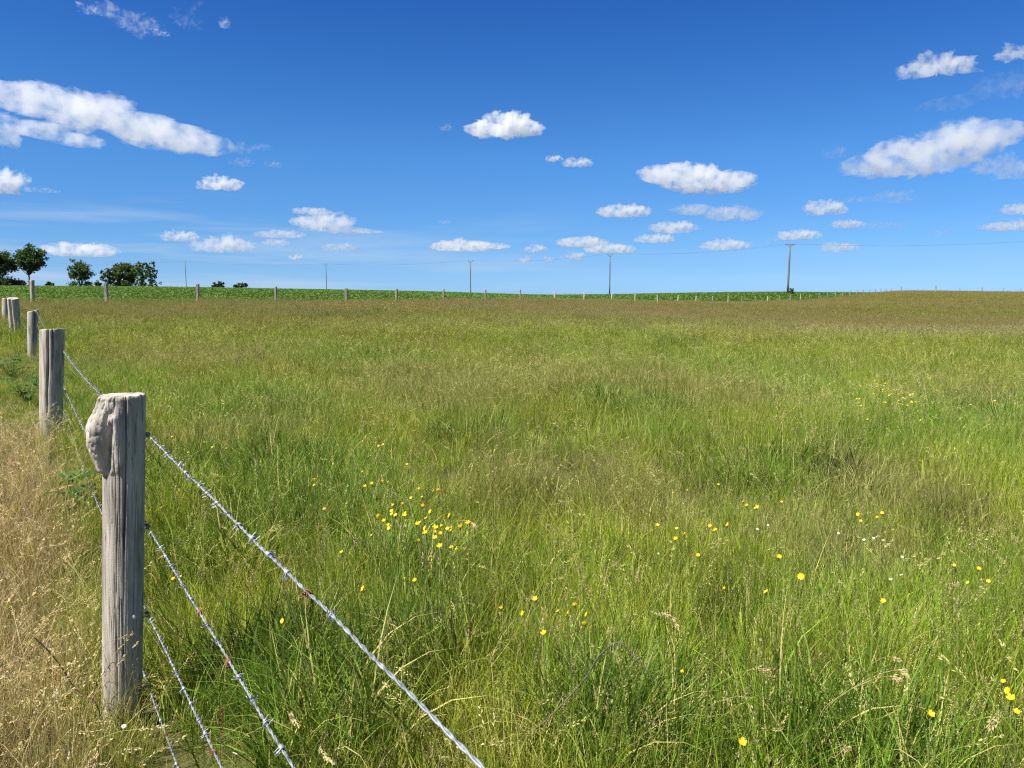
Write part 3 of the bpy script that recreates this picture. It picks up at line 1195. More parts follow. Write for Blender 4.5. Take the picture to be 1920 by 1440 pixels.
def build_far_posts():
    rr = random.Random(9)
    protos = []
    for v, (mat, r_) in enumerate(((MAT_WOOD_FAR, .082), (MAT_WOOD_FAR, .075), (MAT_WOOD_PALE, .075), (MAT_WOOD_FAR, .09))):
        protos.append((mat, r_))
    made = {}
    for k, p, top in FAR:
        v = 2 if k in (8, 9, 10, 11, 12, 13, 14, 16, 19, 22) else (3 if k in (0, 1, 3) else k % 2)
        lab = FLAB.get(k, 'tiny fence post on the slope below the crossarm pole, dividing meadow and crop' if k < 27 else 'tiny fence post near the right end of the crop, climbing to the ridge')
        hgt = top - p.z
        if v not in made:
            o = post_mesh('fence_post', (0, 0, 0), (0, 0, 1.15), protos[v][1], protos[v][1] * (1.05 if v != 3 else 1.2), protos[v][0], 50 + v, 20, 26, lump=.12,
                          cracks=((-1.4, .3, .03, .3, 9, .3),) if v == 3 else ())
            made[v] = o
        else:
            o = made[v].copy()
            col.objects.link(o)
        o.location = p
        o.scale = (1, 1, hgt / 1.15)
        o.rotation_euler = (rr.uniform(-.03, .03), rr.uniform(-.05, .05) + (.13 if k == 10 else 0), rr.uniform(0, 6.28) if v != 3 else 0)
        tag(o, lab, 'fence post', 'posts of the far fence along the crop')
    # ridge fence on the right skyline
    rl = {1690: ('tall post where the far fence reaches the ridge', 537, 200, 1.0), 1755: ('dark stout post on the ridge skyline at right', 535.5, 190, 1.25),
          1800: ('thin ridge post, first right of the stout dark one', 539, 196, .75), 1842: ('thin ridge post, second right of the stout dark one', 538, 196, .85),
          1882: ('thin ridge post, third right of the stout dark one', 539, 196, .75), 1914: ('ridge post next to the right edge', 540, 196, .7)}
    for px, (lab, py, Y, sc) in rl.items():
        o = made[1].copy()
        col.objects.link(o)
        p = at(px, py, Y)
        z = h1(p.x, p.y)
        o.location = (p.x, p.y, z)
        o.scale = (1.5 * sc, 1.5 * sc, (p.z - z) / 1.15)
        o.rotation_euler = (0, .03, px)
        tag(o, lab, 'fence post', 'posts of the ridge fence')
    # two plain wires
    for i, hh in enumerate((.95, .6)):
        pts = [p + Vector((0, 0, hh)) for _, p, _ in FAR]
        pts.insert(0, Vector((b6.x, b6.y, b6.z + hh)))
        vf = tube([q - pts[0] for q in pts], .004, 4)
        o = mesh_obj('fence_wire', vf[0], vf[1], MAT_ZINC_DULL)
        o.location = pts[0]
        tag(o, ('upper' if i == 0 else 'lower') + ' thin wire of the far fence along the crop', 'fence wire', 'wires of the far fence')


build_far_posts()

# ------------------------------------------------------------------ utility poles and lines
POLES = [(1481, 458, 176, 'tall dark pole with a straight crossarm and a bush at its foot', 'cross'),
         (1144, 478, 200, 'utility pole with forked top, fourth from the left', 'fork'),
         (882, 490, 240, 'utility pole with forked top near the middle of the picture', 'fork'),
         (611, 496, 290, 'utility pole with forked top, second from the left', 'fork'),
         (347, 490, 335, 'thin bare utility pole, leftmost, right of the trees', 'bare')]
TOPS = []


def build_poles():
    for px, py, Y, lab, kind in POLES:
        t = at(px, py, Y)
        if kind == 'cross':
            t.x += .1
        z = min(h1(t.x, t.y), t.z - 9.5)
        z = max(z, t.z - 11.5)
        zb = h1(t.x, t.y) - .3
        base = Vector((t.x, t.y, zb))
        e = empty('utility_pole', base)
        tag(e, lab, 'utility pole', 'poles of the power line')
        hgt = t.z - zb
        lean = -.16 if kind == 'cross' else 0
        rb, rt_ = (.25, .15) if kind == 'cross' else (.17, .11)
        pts = [Vector((lean * (1 - f), 0, hgt * f)) for f in (0, .25, .5, .75, 1)]
        vf = tube(pts, [rb + (rt_ - rb) * f for f in (0, .25, .5, .75, 1)], 12)
        mesh_obj('shaft', vf[0], vf[1], MAT_POLE, e, True)
        ld = Vector((.72, -.2, 0)).normalized() if kind == 'cross' else Vector((.9, -.35, 0)).normalized()
        if kind == 'cross':
            a = Vector((1, -.1, 0)).normalized()
            m = MB()
            m.add(tube([Vector((0, 0, hgt - .10)) - a * 1.15, Vector((0, 0, hgt - .10)) + a * 1.15], .085, 6))
            m.build('crossarm', MAT_POLE, e)
            vf = tube([Vector((0, 0, hgt - .75)), Vector((0, 0, hgt - .15)) + a * .55], .045, 6)
            mesh_obj('brace', vf[0], vf[1], MAT_POLE, e)
            vf = tube([Vector((0, 0, hgt - .75)), Vector((0, 0, hgt - .15)) - a * .55], .045, 6)
            mesh_obj('brace', vf[0], vf[1], MAT_POLE, e)
            tips = [Vector((0, 0, hgt + .12)) + a * q for q in (-1.05, 0.0, 1.05)]
            for q in tips:
                vf = tube([q - Vector((0, 0, .16)), q - Vector((0, 0, .08)), q - Vector((0, 0, .05)), q], [.03, .07, .05, .04], 8)
                mesh_obj('insulator', vf[0], vf[1], MAT_IRON, e)
        elif kind == 'fork':
            a = Vector((1, .15, 0)).normalized()
            tips = []
            for sg in (-1, 1):
                q = Vector((0, 0, hgt + .18)) + a * sg * .62
                vf = tube([Vector((0, 0, hgt - .45)), Vector((0, 0, hgt - .25)) + a * sg * .38, q], .06, 6)
                mesh_obj('bracket', vf[0], vf[1], MAT_POLE, e)
                vf = tube([q - Vector((0, 0, .1)), q, q + Vector((0, 0, .16))], [.04, .09, .05], 8)
                mesh_obj('insulator', vf[0], vf[1], MAT_IRON, e)
                tips.append(q + Vector((0, 0, .12)))
            tips.insert(1, Vector((0, 0, hgt + .05)))
        else:
            tips = [Vector((-.2, 0, hgt - .1)), Vector((0, 0, hgt)), Vector((.2, 0, hgt - .1))]
            vf = tube([Vector((0, 0, hgt - .05)), Vector((0, 0, hgt + .35))], [.07, .03], 6)
            mesh_obj('insulator', vf[0], vf[1], MAT_IRON, e)
        TOPS.append([base + q for q in tips])


build_poles()


def build_lines():
    nxt = [at(2500, 395, 118), at(2510, 395, 118.5), at(2520, 395, 119)]
    far = [at(60, 492, 385), at(62, 492, 385), at(64, 492, 385)]
    seq = [nxt] + TOPS + [far]
    for i, lab in ((0, 'power line hung on the left tips of the poles'), (2, 'power line hung on the right tips of the poles')):
        pts = []
        for a, b in zip(seq[:-1], seq[1:]):
            for q in range(14):
                f = q / 14
                sag = .9 if a is not nxt else 2.2
                p = a[i] + (b[i] - a[i]) * f
                pts.append(p - Vector((0, 0, sag * 4 * f * (1 - f))))
        pts.append(seq[-1][i])
        vf = tube([p - pts[0] for p in pts], .011, 4)
        o = mesh_obj('power_line', vf[0], vf[1], MAT_CABLE)
        o.location = pts[0]
        tag(o, lab, 'power line', 'conductors of the power line')


build_lines()

# ------------------------------------------------------------------ trees and bushes
MAT_LEAF_OAK = leaf_material('oak leaves', (.035, .070, .018), (.065, .120, .025), (.11, .18, .04), .3)
MAT_LEAF_DARK = leaf_material('dark leaves', (.022, .048, .016), (.042, .082, .022), (.08, .13, .034), .25)
MAT_LEAF_LIGHT = leaf_material('yellowish leaves', (.05, .085, .018), (.085, .135, .026), (.14, .20, .045), .3)
MAT_BARK = wood_material('bark', (.10, .085, .07), (.04, .035, .03), (.16, .14, .12), .25)


def crown(name, clumps, n_per, leaf, mat, parent, seed, holes=0.0):
    """many small leaf faces gathered in clumps: clumps are (x,y,z,r)"""
    rg = np.random.default_rng(seed)
    C, Rr = [], []
    for x, y, z, r_ in clumps:
        C.append((x, y, z))
        Rr.append(r_)
    pts, shade = [], []
    for c, r_ in zip(C, Rr):
        n = max(6, int(2.0 * n_per * (r_ ** 2)))
        v = rg.normal(size=(n, 3))
        v /= np.linalg.norm(v, axis=1)[:, None]
        rad = r_ * (rg.random(n) ** .45) * (1 + .25 * rg.normal(size=n))
        v[:, 2] *= .8
        pts.append(np.array(c) + v * rad[:, None])
        shade.append(np.clip(rg.normal(.45 + rg.normal() * .18, .22, n), 0, 1))
    P = np.concatenate(pts)
    B = np.concatenate(shade)
    n = len(P)
    nx = rg.normal(size=(n, 3)) + np.array([0, 0, .5])
    nx /= np.linalg.norm(nx, axis=1)[:, None]
    a = np.cross(nx, rg.normal(size=(n, 3)))
    a /= np.linalg.norm(a, axis=1)[:, None]
    b = np.cross(nx, a)
    s = leaf * (.6 + .8 * rg.random(n))[:, None]
    V = np.stack([P - a * s, P + b * s * .55, P + a * s, P - b * s * .55], 1).reshape(-1, 3)
    F = np.arange(n * 4).reshape(-1, 4)
    o = mesh_obj(name, V, F, mat, parent)
    set_attr(o, 'bv', 'FLOAT', np.repeat(B, 4))
    return o


def tree(px0, px1, py_top, Y, label, seed, mat, shape='round', trunk_px=None, n_limb=9, leaf=.30, group='trees on the skyline at left', low=.3, base_py=536, dens=26, skirt=0):
    """tree filling the pixel columns px0..px1 up to py_top at distance Y"""
    rr = random.Random(seed)
    mid = (px0 + px1) / 2
    q = at(mid, 532, Y)
    zg = h1(q.x, q.y)
    top = at(mid, py_top, Y).z
    vis = at(mid, 537, Y).z
    mpp = at(1, 500, Y).x - at(0, 500, Y).x
    W = (px1 - px0) * mpp
    e = empty('tree', (q.x, q.y, zg))
    tag(e, label, 'tree', group)
    Ht = top - zg
    zv = vis - zg
    tx = ((trunk_px if trunk_px else mid) - mid) * mpp
    fork = zv + (Ht - zv) * low
    m = MB()
    trunk_top = Vector((tx, 0, fork))
    m.add(tube([Vector((tx, 0, -.4)), Vector((tx - .05, .05, fork * .5)), trunk_top], [W * .034, W * .028, W * .024], 10))
    clumps = []
    cz = (fork + Ht) / 2 + (Ht - fork) * .03
    hz = (Ht - fork) / 2
    for k in range(n_limb * 8):
        # points filling an uneven egg; outer ones carry the outline
        for _ in range(60):
            x, y, z = rr.uniform(-1, 1), rr.uniform(-1, 1), rr.uniform(-1, 1)
            rad = math.sqrt(x * x + y * y + z * z)
            if .30 < rad < 1.0:
                break
        lim = 1.0 if shape == 'round' else (1 - .35 * max(0, z)) 
        wob = .86 + .28 * mnoise.noise(Vector((x * 1.8, y * 1.8, z * 1.8 + seed * 3)))
        clumps.append((x * W * .44 * wob * lim, y * W * .42 * wob, cz + z * hz * .90 * wob, W * rr.uniform(.065, .115)))
    for k in range(skirt):
        a = rr.uniform(-1, 1)
        clumps.append((a * W * .42, rr.uniform(-.3, .3) * W, zv + rr.uniform(-.1, .25) * (Ht - zv) * .6, W * rr.uniform(.08, .13)))
    for c in clumps[:n_limb * 3:2]:
        p = Vector(c[:3])
        midp = trunk_top.lerp(p, .5) + Vector((rr.uniform(-.4, .4), rr.uniform(-.4, .4), -.08 * (p - trunk_top).length))
        m.add(tube([trunk_top - Vector((0, 0, .5)), midp, p], [W * .013, W * .008, W * .002], 6))
    m.build('trunk', MAT_BARK, e, True)
    crown('crown', clumps, dens, leaf, mat, e, seed)
    return e


tree(-75, 36, 463, 215, 'dark tree cut by the left edge of the picture', 3, MAT_LEAF_DARK, n_limb=14, low=.12, skirt=16, dens=34)
tree(25, 93, 458, 225, 'round crowned oak with a bare trunk and one side limb', 8, MAT_LEAF_OAK, trunk_px=55, n_limb=12, low=.30, dens=30)
tree(122, 181, 485, 230, 'bushy tree with ragged top standing alone between oak and tree clump', 12, MAT_LEAF_OAK, n_limb=9, low=.02, skirt=10, dens=24)
tree(185, 222, 502, 232, 'small tree at the left end of the tree clump', 15, MAT_LEAF_DARK, n_limb=7, low=.0, skirt=8, dens=30)
tree(204, 264, 488, 236, 'wide rounded tree in the middle of the tree clump', 18, MAT_LEAF_LIGHT, n_limb=11, low=.0, skirt=16, dens=34)
tree(250, 284, 484, 230, 'tallest tree of the clump, right of the wide rounded one', 22, MAT_LEAF_OAK, n_limb=9, low=.0, skirt=10, dens=30)
tree(268, 299, 488, 226, 'narrow dark tree at the right end of the tree clump', 25, MAT_LEAF_DARK, n_limb=9, low=.0, skirt=12, dens=30)


def bush(px0, px1, py0, Y, label, seed, mat, group='low bushes on the skyline', leaf=.22, n=18, dens=70, py1=536):
    rr = random.Random(seed)
    mid = (px0 + px1) / 2
    q = at(mid, py1, Y)
    zg = h1(q.x, q.y)
    top = at(mid, py0, Y).z - zg
    vis = max(at(mid, py1, Y).z - zg, 0)
    mpp = at(1, 500, Y).x - at(0, 500, Y).x
    W = (px1 - px0) * mpp
    e = empty('bush', (q.x, q.y, zg))
    tag(e, label, 'bush', group)
    cl = []
    m = MB()
    for k in range(n):
        x = rr.uniform(-.42, .42) * W
        hmax = (top - vis) * (1 - (abs(x) / W * 1.5) ** 2)
        z = vis + rr.uniform(-.25, .8) * hmax
        cl.append((x, rr.uniform(-.3, .3) * W, z, max(.18, min(W * .18, (top - vis) * .32))))
        m.add(tube([Vector((x * .3, 0, -.1)), Vector(cl[-1][:3])], [.05, .02], 5))
    m.build('stem', MAT_BARK, e)
    crown('foliage', cl, dens / max(cl[0][3], .3), leaf, mat, e, seed)
    return e


bush(398, 419, 527, 240, 'low spiky bush on the skyline right of the leftmost pole', 31, MAT_LEAF_DARK)
bush(437, 465, 527, 240, 'low rounded dark bush on the skyline, wider one of two', 33, MAT_LEAF_DARK)
bush(88, 100, 528, 225, 'small bush on the skyline right of the oak trunk', 36, MAT_LEAF_OAK)
bush(178, 188, 524, 228, 'small bush between the bushy tree and the tree clump', 38, MAT_LEAF_OAK)
bush(1475, 1488, 537, 174, 'dark ivy bush wrapped round the foot of the crossarm pole', 41, MAT_LEAF_DARK, None, .12, 14, 60, 547)
bush(1464, 1500, 545, 173, 'low weedy growth around the foot of the crossarm pole', 43, MAT_LEAF_OAK, None, .12, 12, 40, 550)


def farmhouse():
    Y = 224
    q = at(34, 530, Y)
    zg = h1(q.x, q.y)
    e = empty('farmhouse', (q.x, q.y, zg), R(20))
    tag(e, 'red tiled roof of a house half hidden below the dark tree', 'house')
    eave = at(34, 531.5, Y).z - zg
    ridge = at(34, 526.0, Y).z - zg
    w = MB()
    w.box(-1.3, 1.3, -3, 3, -.3, eave)
    w.add(([(1.3, -3, eave), (1.3, 3, eave), (1.3, 0, ridge - .1), (1.1, -3, eave), (1.1, 3, eave), (1.1, 0, ridge - .1)], [(0, 1, 2), (5, 4, 3), (0, 2, 5, 3), (2, 1, 4, 5)]))
    w.build('wall', plain_material('limewash', (.62, .58, .5), (.75, .71, .64), 3), e)
    r_ = MB()
    for sg in (-1, 1):
        v = [(-1.5, sg * 3.4, eave - .2), (1.5, sg * 3.4, eave - .2), (1.5, 0, ridge), (-1.5, 0, ridge)]
        v2 = [(x, y, z + .16) for x, y, z in v]
        r_.add((v + v2, [(0, 1, 2, 3), (7, 6, 5, 4), (0, 4, 5, 1), (1, 5, 6, 2), (2, 6, 7, 3), (3, 7, 4, 0)]))
    ro = r_.build('roof', plain_material('clay tiles', (.20, .06, .035), (.32, .10, .06), 6), e)
    c = MB()
    c.box(-.9, -.5, -.3, .3, ridge - .4, ridge + .55)
    c.build('chimney', plain_material('chimney brick', (.2, .08, .05), (.28, .12, .08), 6), ro)


farmhouse()

# ------------------------------------------------------------------ plant prototypes (kept out of the scene, scattered as ground cover)
def blade_arrays(rg, n, rad, hmin, hmax, width, lean, bend, segs=4, clump=1.0):
    """ribbon blades -> verts (n*(segs+1)*2,3), faces, bv"""
    r = rad * np.sqrt(rg.random(n)) ** clump
    a = rg.random(n) * 2 * np.pi
    x0, y0 = r * np.cos(a), r * np.sin(a)
    az = a + rg.normal(0, .9, n)
    Lh = hmin + (hmax - hmin) * rg.random(n) ** 1.3
    p0 = np.abs(rg.normal(0, lean, n)) + .25 * r / max(rad, 1e-3) * lean
    p1 = p0 + bend * (rg.random(n) ** 1.2) * 1.6
    t = np.linspace(0, 1, segs + 1)
    phi = p0[:, None] + (p1 - p0)[:, None] * t[None] ** 1.3
    st = (Lh / segs)[:, None]
    hx = np.cumsum(np.concatenate([np.zeros((n, 1)), np.sin(phi[:, :-1]) * st], 1), 1)
    hz = np.cumsum(np.concatenate([np.zeros((n, 1)), np.cos(phi[:, :-1]) * st], 1), 1)
    curl = rg.normal(0, .35, n)[:, None] * t[None]
    ca, sa = np.cos(az[:, None] + curl), np.sin(az[:, None] + curl)
    cx, cy_, cz = x0[:, None] + hx * ca, y0[:, None] + hx * sa, hz
    w = (width * (.6 + .8 * rg.random(n)))[:, None] * .5 * np.maximum(1 - t[None] ** 1.8, .06) * (.7 + .3 * np.minimum(t[None] * 4, 1))
    tw = az + np.pi / 2 + rg.normal(0, .5, n)
    wx, wy = np.cos(tw)[:, None] * w, np.sin(tw)[:, None] * w
    A = np.stack([cx - wx, cy_ - wy, cz], -1)
    B = np.stack([cx + wx, cy_ + wy, cz], -1)
    V = np.stack([A, B], 2).reshape(-1, 3)
    k = segs + 1
    i = np.arange(n)[:, None] * k * 2 + np.arange(segs)[None] * 2
    F = np.stack([i, i + 1, i + 3, i + 2], -1).reshape(-1, 4)
    bv = np.repeat(rg.random(n), k * 2)
    return V, F, bv


def join_arrays(parts):
    V, F, B, Hd, off = [], [], [], [], 0
    for v, f, b, h in parts:
        V.append(v)
        F.append(f + off)
        B.append(b)
        Hd.append(np.full(len(v), h))
        off += len(v)
    return np.concatenate(V), np.concatenate(F), np.concatenate(B), np.concatenate(Hd)


def stem_arrays(rg, n, rad, hmin, hmax, head, nodding, width=.0016, head_len=.10, head_w=.0055, nspk=16, spread=.012):
    """flowering stems with seed heads; returns list of (V,F,bv,hd)"""
    parts = []
    for q in range(n):
        seg = 7
        L = rg.uniform(hmin, hmax)
        az = rg.uniform(0, 2 * np.pi)
        p = np.array([rad * math.sqrt(rg.random()) * math.cos(az), rad * math.sqrt(rg.random()) * math.sin(az), 0])
        d = rg.uniform(0, 2 * np.pi)
        phi = abs(rg.normal(0, .10))
        C = [p.copy()]
        for s_ in range(seg):
            f = (s_ + 1) / seg
            ph = phi + nodding * f ** 3 * rg.uniform(.7, 1.2)
            p = p + np.array([math.sin(ph) * math.cos(d), math.sin(ph) * math.sin(d), math.cos(ph)]) * L / seg
            C.append(p.copy())
        C = np.array(C)
        tw = rg.uniform(0, np.pi)
        for off in (0, np.pi / 2):
            wv = np.array([math.cos(tw + off), math.sin(tw + off), 0]) * width * .5
            V = np.stack([C - wv, C + wv], 1).reshape(-1, 3)
            i = np.arange(seg) * 2
            F = np.stack([i, i + 1, i + 3, i + 2], -1)
            parts.append((V, F, np.full(len(V), rg.uniform(.2, .85)), 0.0))
        # spikelets
        T = (C[-1] - C[-2])
        T = T / np.linalg.norm(T)
        side = np.cross(T, [math.cos(tw), math.sin(tw), .1])
        side /= np.linalg.norm(side)
        sd2 = np.cross(T, side)
        m = nspk
        f = rg.random(m)
        base = C[-1] - T * head_len * .35
        if head == 'spike':
            ctr = base + T[None] * (f * head_len)[:, None]
            ang = rg.random(m) * 2 * np.pi
            out = side[None] * np.cos(ang)[:, None] + sd2[None] * np.sin(ang)[:, None]
            env = (np.sin(np.pi * (f * .85 + .1)))[:, None]
            ctr = ctr + out * spread * .35 * env
            ax = T[None] * .9 + out * .45
            ln, wd = head_w * 1.7, head_w * .55
        else:
            ang = rg.random(m) * 2 * np.pi
            out = side[None] * np.cos(ang)[:, None] + sd2[None] * np.sin(ang)[:, None]
            env = (1.05 - f)[:, None]
            ctr = base + T[None] * (f * head_len)[:, None] + out * (spread * (.3 + rg.random(m)))[:, None] * env + np.array([0, 0, -.12]) * spread
            ax = out * .7 + T[None] * .6
            ln, wd = head_w * 1.0, head_w * .5
        ax = ax / np.linalg.norm(ax, axis=1)[:, None]
        nb = np.cross(ax, rg.normal(size=(m, 3)))
        nb /= np.linalg.norm(nb, axis=1)[:, None]
        V = np.stack([ctr - ax * ln * .5, ctr + nb * wd * .5, ctr + ax * ln * .5, ctr - nb * wd * .5], 1).reshape(-1, 3)
        F = np.arange(m * 4).reshape(-1, 4)
        parts.append((V, F, np.repeat(.25 + .6 * rg.random(m), 4), 1.0))
    return parts


def proto(coll, name, parts, mat):
    V, F, B, Hd = join_arrays(parts)
    o = mesh_obj(name, V, F, mat, link=False)
    set_attr(o, 'bv', 'FLOAT', B)
    set_attr(o, 'hd', 'FLOAT', Hd)
    coll.objects.link(o)
    return o


def make_protos():
    rg = np.random.default_rng(21)
    near = bpy.data.collections.new('plant sources near')
    k = 0

    def nm():
        nonlocal k
        k += 1
        return 'tuft_%02d' % k
    # 0-5 upright green tufts, 6-8 arching tufts, 9-10 short mat
    for q in range(6):
        v, f, b = blade_arrays(rg, 54, .095, .07, .30, .0035, .22, .75, 4)
        proto(near, nm(), [(v, f, b, 0.0)], MAT_GRASS)
    for q in range(3):
        v, f, b = blade_arrays(rg, 34, .07, .18, .40, .0046, .34, 1.25, 5)
        proto(near, nm(), [(v, f, b, 0.0)], MAT_GRASS)
    for q in range(2):
        v, f, b = blade_arrays(rg, 46, .10, .06, .20, .0045, .45, .9, 3)
        proto(near, nm(), [(v, f, b, 0.0)], MAT_GRASS)
    # 11-13 stems with narrow heads, 14-16 stems with airy panicles, 17-18 nodding straw heads
    for q in range(3):
        proto(near, nm(), stem_arrays(rg, 8, .11, .26, .50, 'spike', .25, .0014, .055, .0050, 20, .008), MAT_GRASS)
    for q in range(3):
        proto(near, nm(), stem_arrays(rg, 8, .12, .26, .50, 'airy', .35, .0012, .09, .0034, 46, .024), MAT_GRASS)
    for q in range(2):
        proto(near, nm(), stem_arrays(rg, 5, .11, .36, .60, 'spike', 1.2, .0015, .09, .0060, 26, .014), MAT_GRASS)
    # 19-20 low herb leaves
    for q in range(2):
        n = 26
        v, f, b = blade_arrays(rg, n, .09, .07, .24, .020, .55, .7, 4)
        proto(near, nm(), [(v, f, b * .8, 0.0)], MAT_GRASS)
    far = bpy.data.collections.new('plant sources far')
    k = 0
    # 0-3 broad far tufts of blades, 4-6 far stems with heads
    for q in range(4):
        v, f, b = blade_arrays(rg, 60, .24, .16, .46, .009, .20, .7, 3)
        proto(far, nm(), [(v, f, b, 0.0)], MAT_GRASS)
    for q in range(3):
        proto(far, nm(), stem_arrays(rg, 20, .26, .36, .60, 'airy' if q else 'spike', .35, .003, .12, .012, 11, .03), MAT_GRASS)
    return near, far


NEAR_COLL, FAR_COLL = make_protos()


def scatter(name, pts, rot, scl, idx, tint, tint2, coll, label, cat):
    me = bpy.data.meshes.new(name)
    me.vertices.add(len(pts))
    me.vertices.foreach_set('co', np.asarray(pts, np.float32).ravel())
    o = bpy.data.objects.new(name, me)
    col.objects.link(o)
    set_attr(o, 'rot', 'FLOAT_VECTOR', rot)
    set_attr(o, 'scl', 'FLOAT_VECTOR', scl)
    set_attr(o, 'idx', 'INT', idx)
    one = np.ones((len(pts), 1))
    set_attr(o, 'tint', 'FLOAT_COLOR', np.concatenate([tint, one], 1))
    set_attr(o, 'tint2', 'FLOAT_COLOR', np.concatenate([tint2, one], 1))
    g = bpy.data.node_groups.new(name + ' scatter', 'GeometryNodeTree')
    g.interface.new_socket('Geometry', in_out='INPUT', socket_type='NodeSocketGeometry')
    g.interface.new_socket('Geometry', in_out='OUTPUT', socket_type='NodeSocketGeometry')
    gi, go = g.nodes.new('NodeGroupInput'), g.nodes.new('NodeGroupOutput')
    ci = g.nodes.new('GeometryNodeCollectionInfo')
    ci.inputs['Collection'].default_value = coll
    ci.inputs['Separate Children'].default_value = True
    ci.inputs['Reset Children'].default_value = True
    ip = g.nodes.new('GeometryNodeInstanceOnPoints')
    ip.inputs['Pick Instance'].default_value = True

    def na(nm_, ty):
        x = g.nodes.new('GeometryNodeInputNamedAttribute')
        x.data_type = ty
        x.inputs['Name'].default_value = nm_
        return [s_ for s_ in x.outputs if s_.enabled][0]
    er = g.nodes.new('FunctionNodeEulerToRotation')
    g.links.new(na('rot', 'FLOAT_VECTOR'), er.inputs[0])
    g.links.new(gi.outputs[0], ip.inputs['Points'])
    g.links.new(ci.outputs[0], ip.inputs['Instance'])
    g.links.new(na('idx', 'INT'), ip.inputs['Instance Index'])
    g.links.new(er.outputs[0], ip.inputs['Rotation'])
    g.links.new(na('scl', 'FLOAT_VECTOR'), ip.inputs['Scale'])
    g.links.new(ip.outputs[0], go.inputs[0])
    md = o.modifiers.new('scatter', 'NODES')
    md.node_group = g
    return tag(o, label, cat, kind='stuff')


def polar_points(rg, r0, r1, dens, a0=-.80, a1=.80):
    n = int((r1 * r1 - r0 * r0) / 2 * (a1 - a0) * dens)
    r = np.sqrt(rg.random(n) * (r1 * r1 - r0 * r0) + r0 * r0)
    a = a0 + (a1 - a0) * rg.random(n)
    return r * np.sin(a), r * np.cos(a)


def lerp3(a, b, f):
    return a + (b - a) * f[:, None]


GREEN = np.array([.183, .272, .028])
GREEN_Y = np.array([.282, .340, .036])
GREEN_D = np.array([.075, .165, .022])
GREEN_B = np.array([.145, .270, .036])
OLIVE = np.array([.245, .245, .036])
BROWN = np.array([.235, .180, .070])
STRAW = np.array([.57, .425, .275])
# dark lush clumps and pale dry patches seen in the meadow: pixel, radius in metres, kind
PATCH = [(455, 850, 1.0, 'd'), (530, 860, .8, 'd'), (360, 860, .6, 'd'), (885, 795, .55, 'd'), (560, 1215, .33, 'd'), (520, 745, .9, 'd'), (1270, 640, 1.2, 'd'), (590, 940, .7, 'd'),
         (700, 680, 1.8, 'd'), (1480, 860, .7, 'd'), (1900, 760, 1.2, 'd'), (1180, 745, 1.0, 'd'), (640, 590, 3, 'd'),
         (830, 715, 2.0, 's'), (790, 700, 1.3, 's'), (870, 740, 1.3, 's'), (1130, 700, 1.8, 's'), (1370, 730, 1.5, 's'), (1560, 990, .6, 's'), (1690, 890, .8, 's'), (1010, 870, .9, 's'),
         (1180, 920, .7, 's'), (450, 790, .9, 's'), (1830, 730, 1.4, 's'), (1060, 590, 4, 's'), (350, 660, 2.5, 's'), (1340, 600, 3, 's'),
         (1480, 760, 1.2, 'y'), (1000, 960, .8, 'y'), (340, 930, .45, 'd'), (775, 1030, .42, 'd'), (430, 1010, .45, 'd'), (490, 1240, .40, 'd'), (325, 1190, .30, 'd'), (620, 1330, .3, 'd'), (760, 1180, .35, 'd'), (1130, 1290, .3, 'd'), (1600, 1330, .35, 'd'), (1850, 880, .9, 'y'), (330, 930, .5, 'y'), (430, 1130, .5, 'y'), (1250, 1000, .7, 'y'), (1600, 650, 2.2, 'y'), (980, 1110, .4, 'y')]
PATCH_W = [(ground(px, py, .2), r_, k) for px, py, r_, k in PATCH]


def patch_field(x, y, kind):
    out = np.zeros(len(x))
    wob = fbm2(x, y, .5, 2, 77)
    for p, r_, k in PATCH_W:
        if k == kind:
            d = np.hypot(x - p.x, y - p.y) / r_ * (.75 + .5 * wob)
            out = np.maximum(out, 1 - sstep(.45, 1.1, d))
    return out


def tints(rg, x, y):
    n = len(x)
    r = np.hypot(x, y)
    n1, n2, n3 = fbm2(x, y, 1.1, 3, 3), fbm2(x, y, 4.5, 3, 5), fbm2(x, y, .35, 2, 8)
    t = lerp3(np.tile(GREEN, (n, 1)), np.tile(GREEN_Y, (n, 1)), sstep(.38, .74, n1 * .35 + n3 * .65))
    t = lerp3(t, np.tile(GREEN_B, (n, 1)), .55 * sstep(.50, .70, n2))
    t = lerp3(t, np.tile(OLIVE, (n, 1)), .75 * sstep(.52, .74, fbm2(x, y, 2.2, 3, 13)))
    # the sward turns olive and brown with the ripe heads towards the crop
    far = sstep(9, 40, r) * .42
    t = lerp3(t, np.tile(OLIVE, (n, 1)), far)
    t = lerp3(t, np.tile(GREEN_D, (n, 1)), .60 * patch_field(x, y, 'd'))
    t = lerp3(t, np.tile(GREEN_Y, (n, 1)), .55 * patch_field(x, y, 'y'))
    t = lerp3(t, np.tile(STRAW * .62, (n, 1)), .36 * patch_field(x, y, 's'))
    # dry verge left of the fence
    t = lerp3(t, np.tile(STRAW * .80, (n, 1)), np.minimum(1, verge(x, y) * (.60 + .6 * rg.random(n))))
    t *= ((.85 + .3 * rg.random(n)) * (.84 + .32 * sstep(.25, .75, fbm2(x, y, .5, 2, 29))))[:, None]
    t *= (1 - .17 * sstep(7, 42, r))[:, None]
    return t


def verge(x, y):
    d = -fence1_side(x, y) + .25 * (fbm2(x, y, .6, 2, 61) - .5)
    return (.5 * sstep(-.08, .08, d) + .5 * sstep(.04, .28, d)) * (.80 + .20 * sstep(2.3, 3.4, y)) * (1 - sstep(7.0, 9.5, y)) * (.68 + .32 * sstep(.30, .52, fbm2(x, y, .55, 3, 62) + .25 * sstep(.2, .6, d)))


def in_meadow(x, y):
    ok = fence2_side(x, y) > -.1
    left = fence1_side(x, y) < -3
    return ok & ~((y > 41) & left)


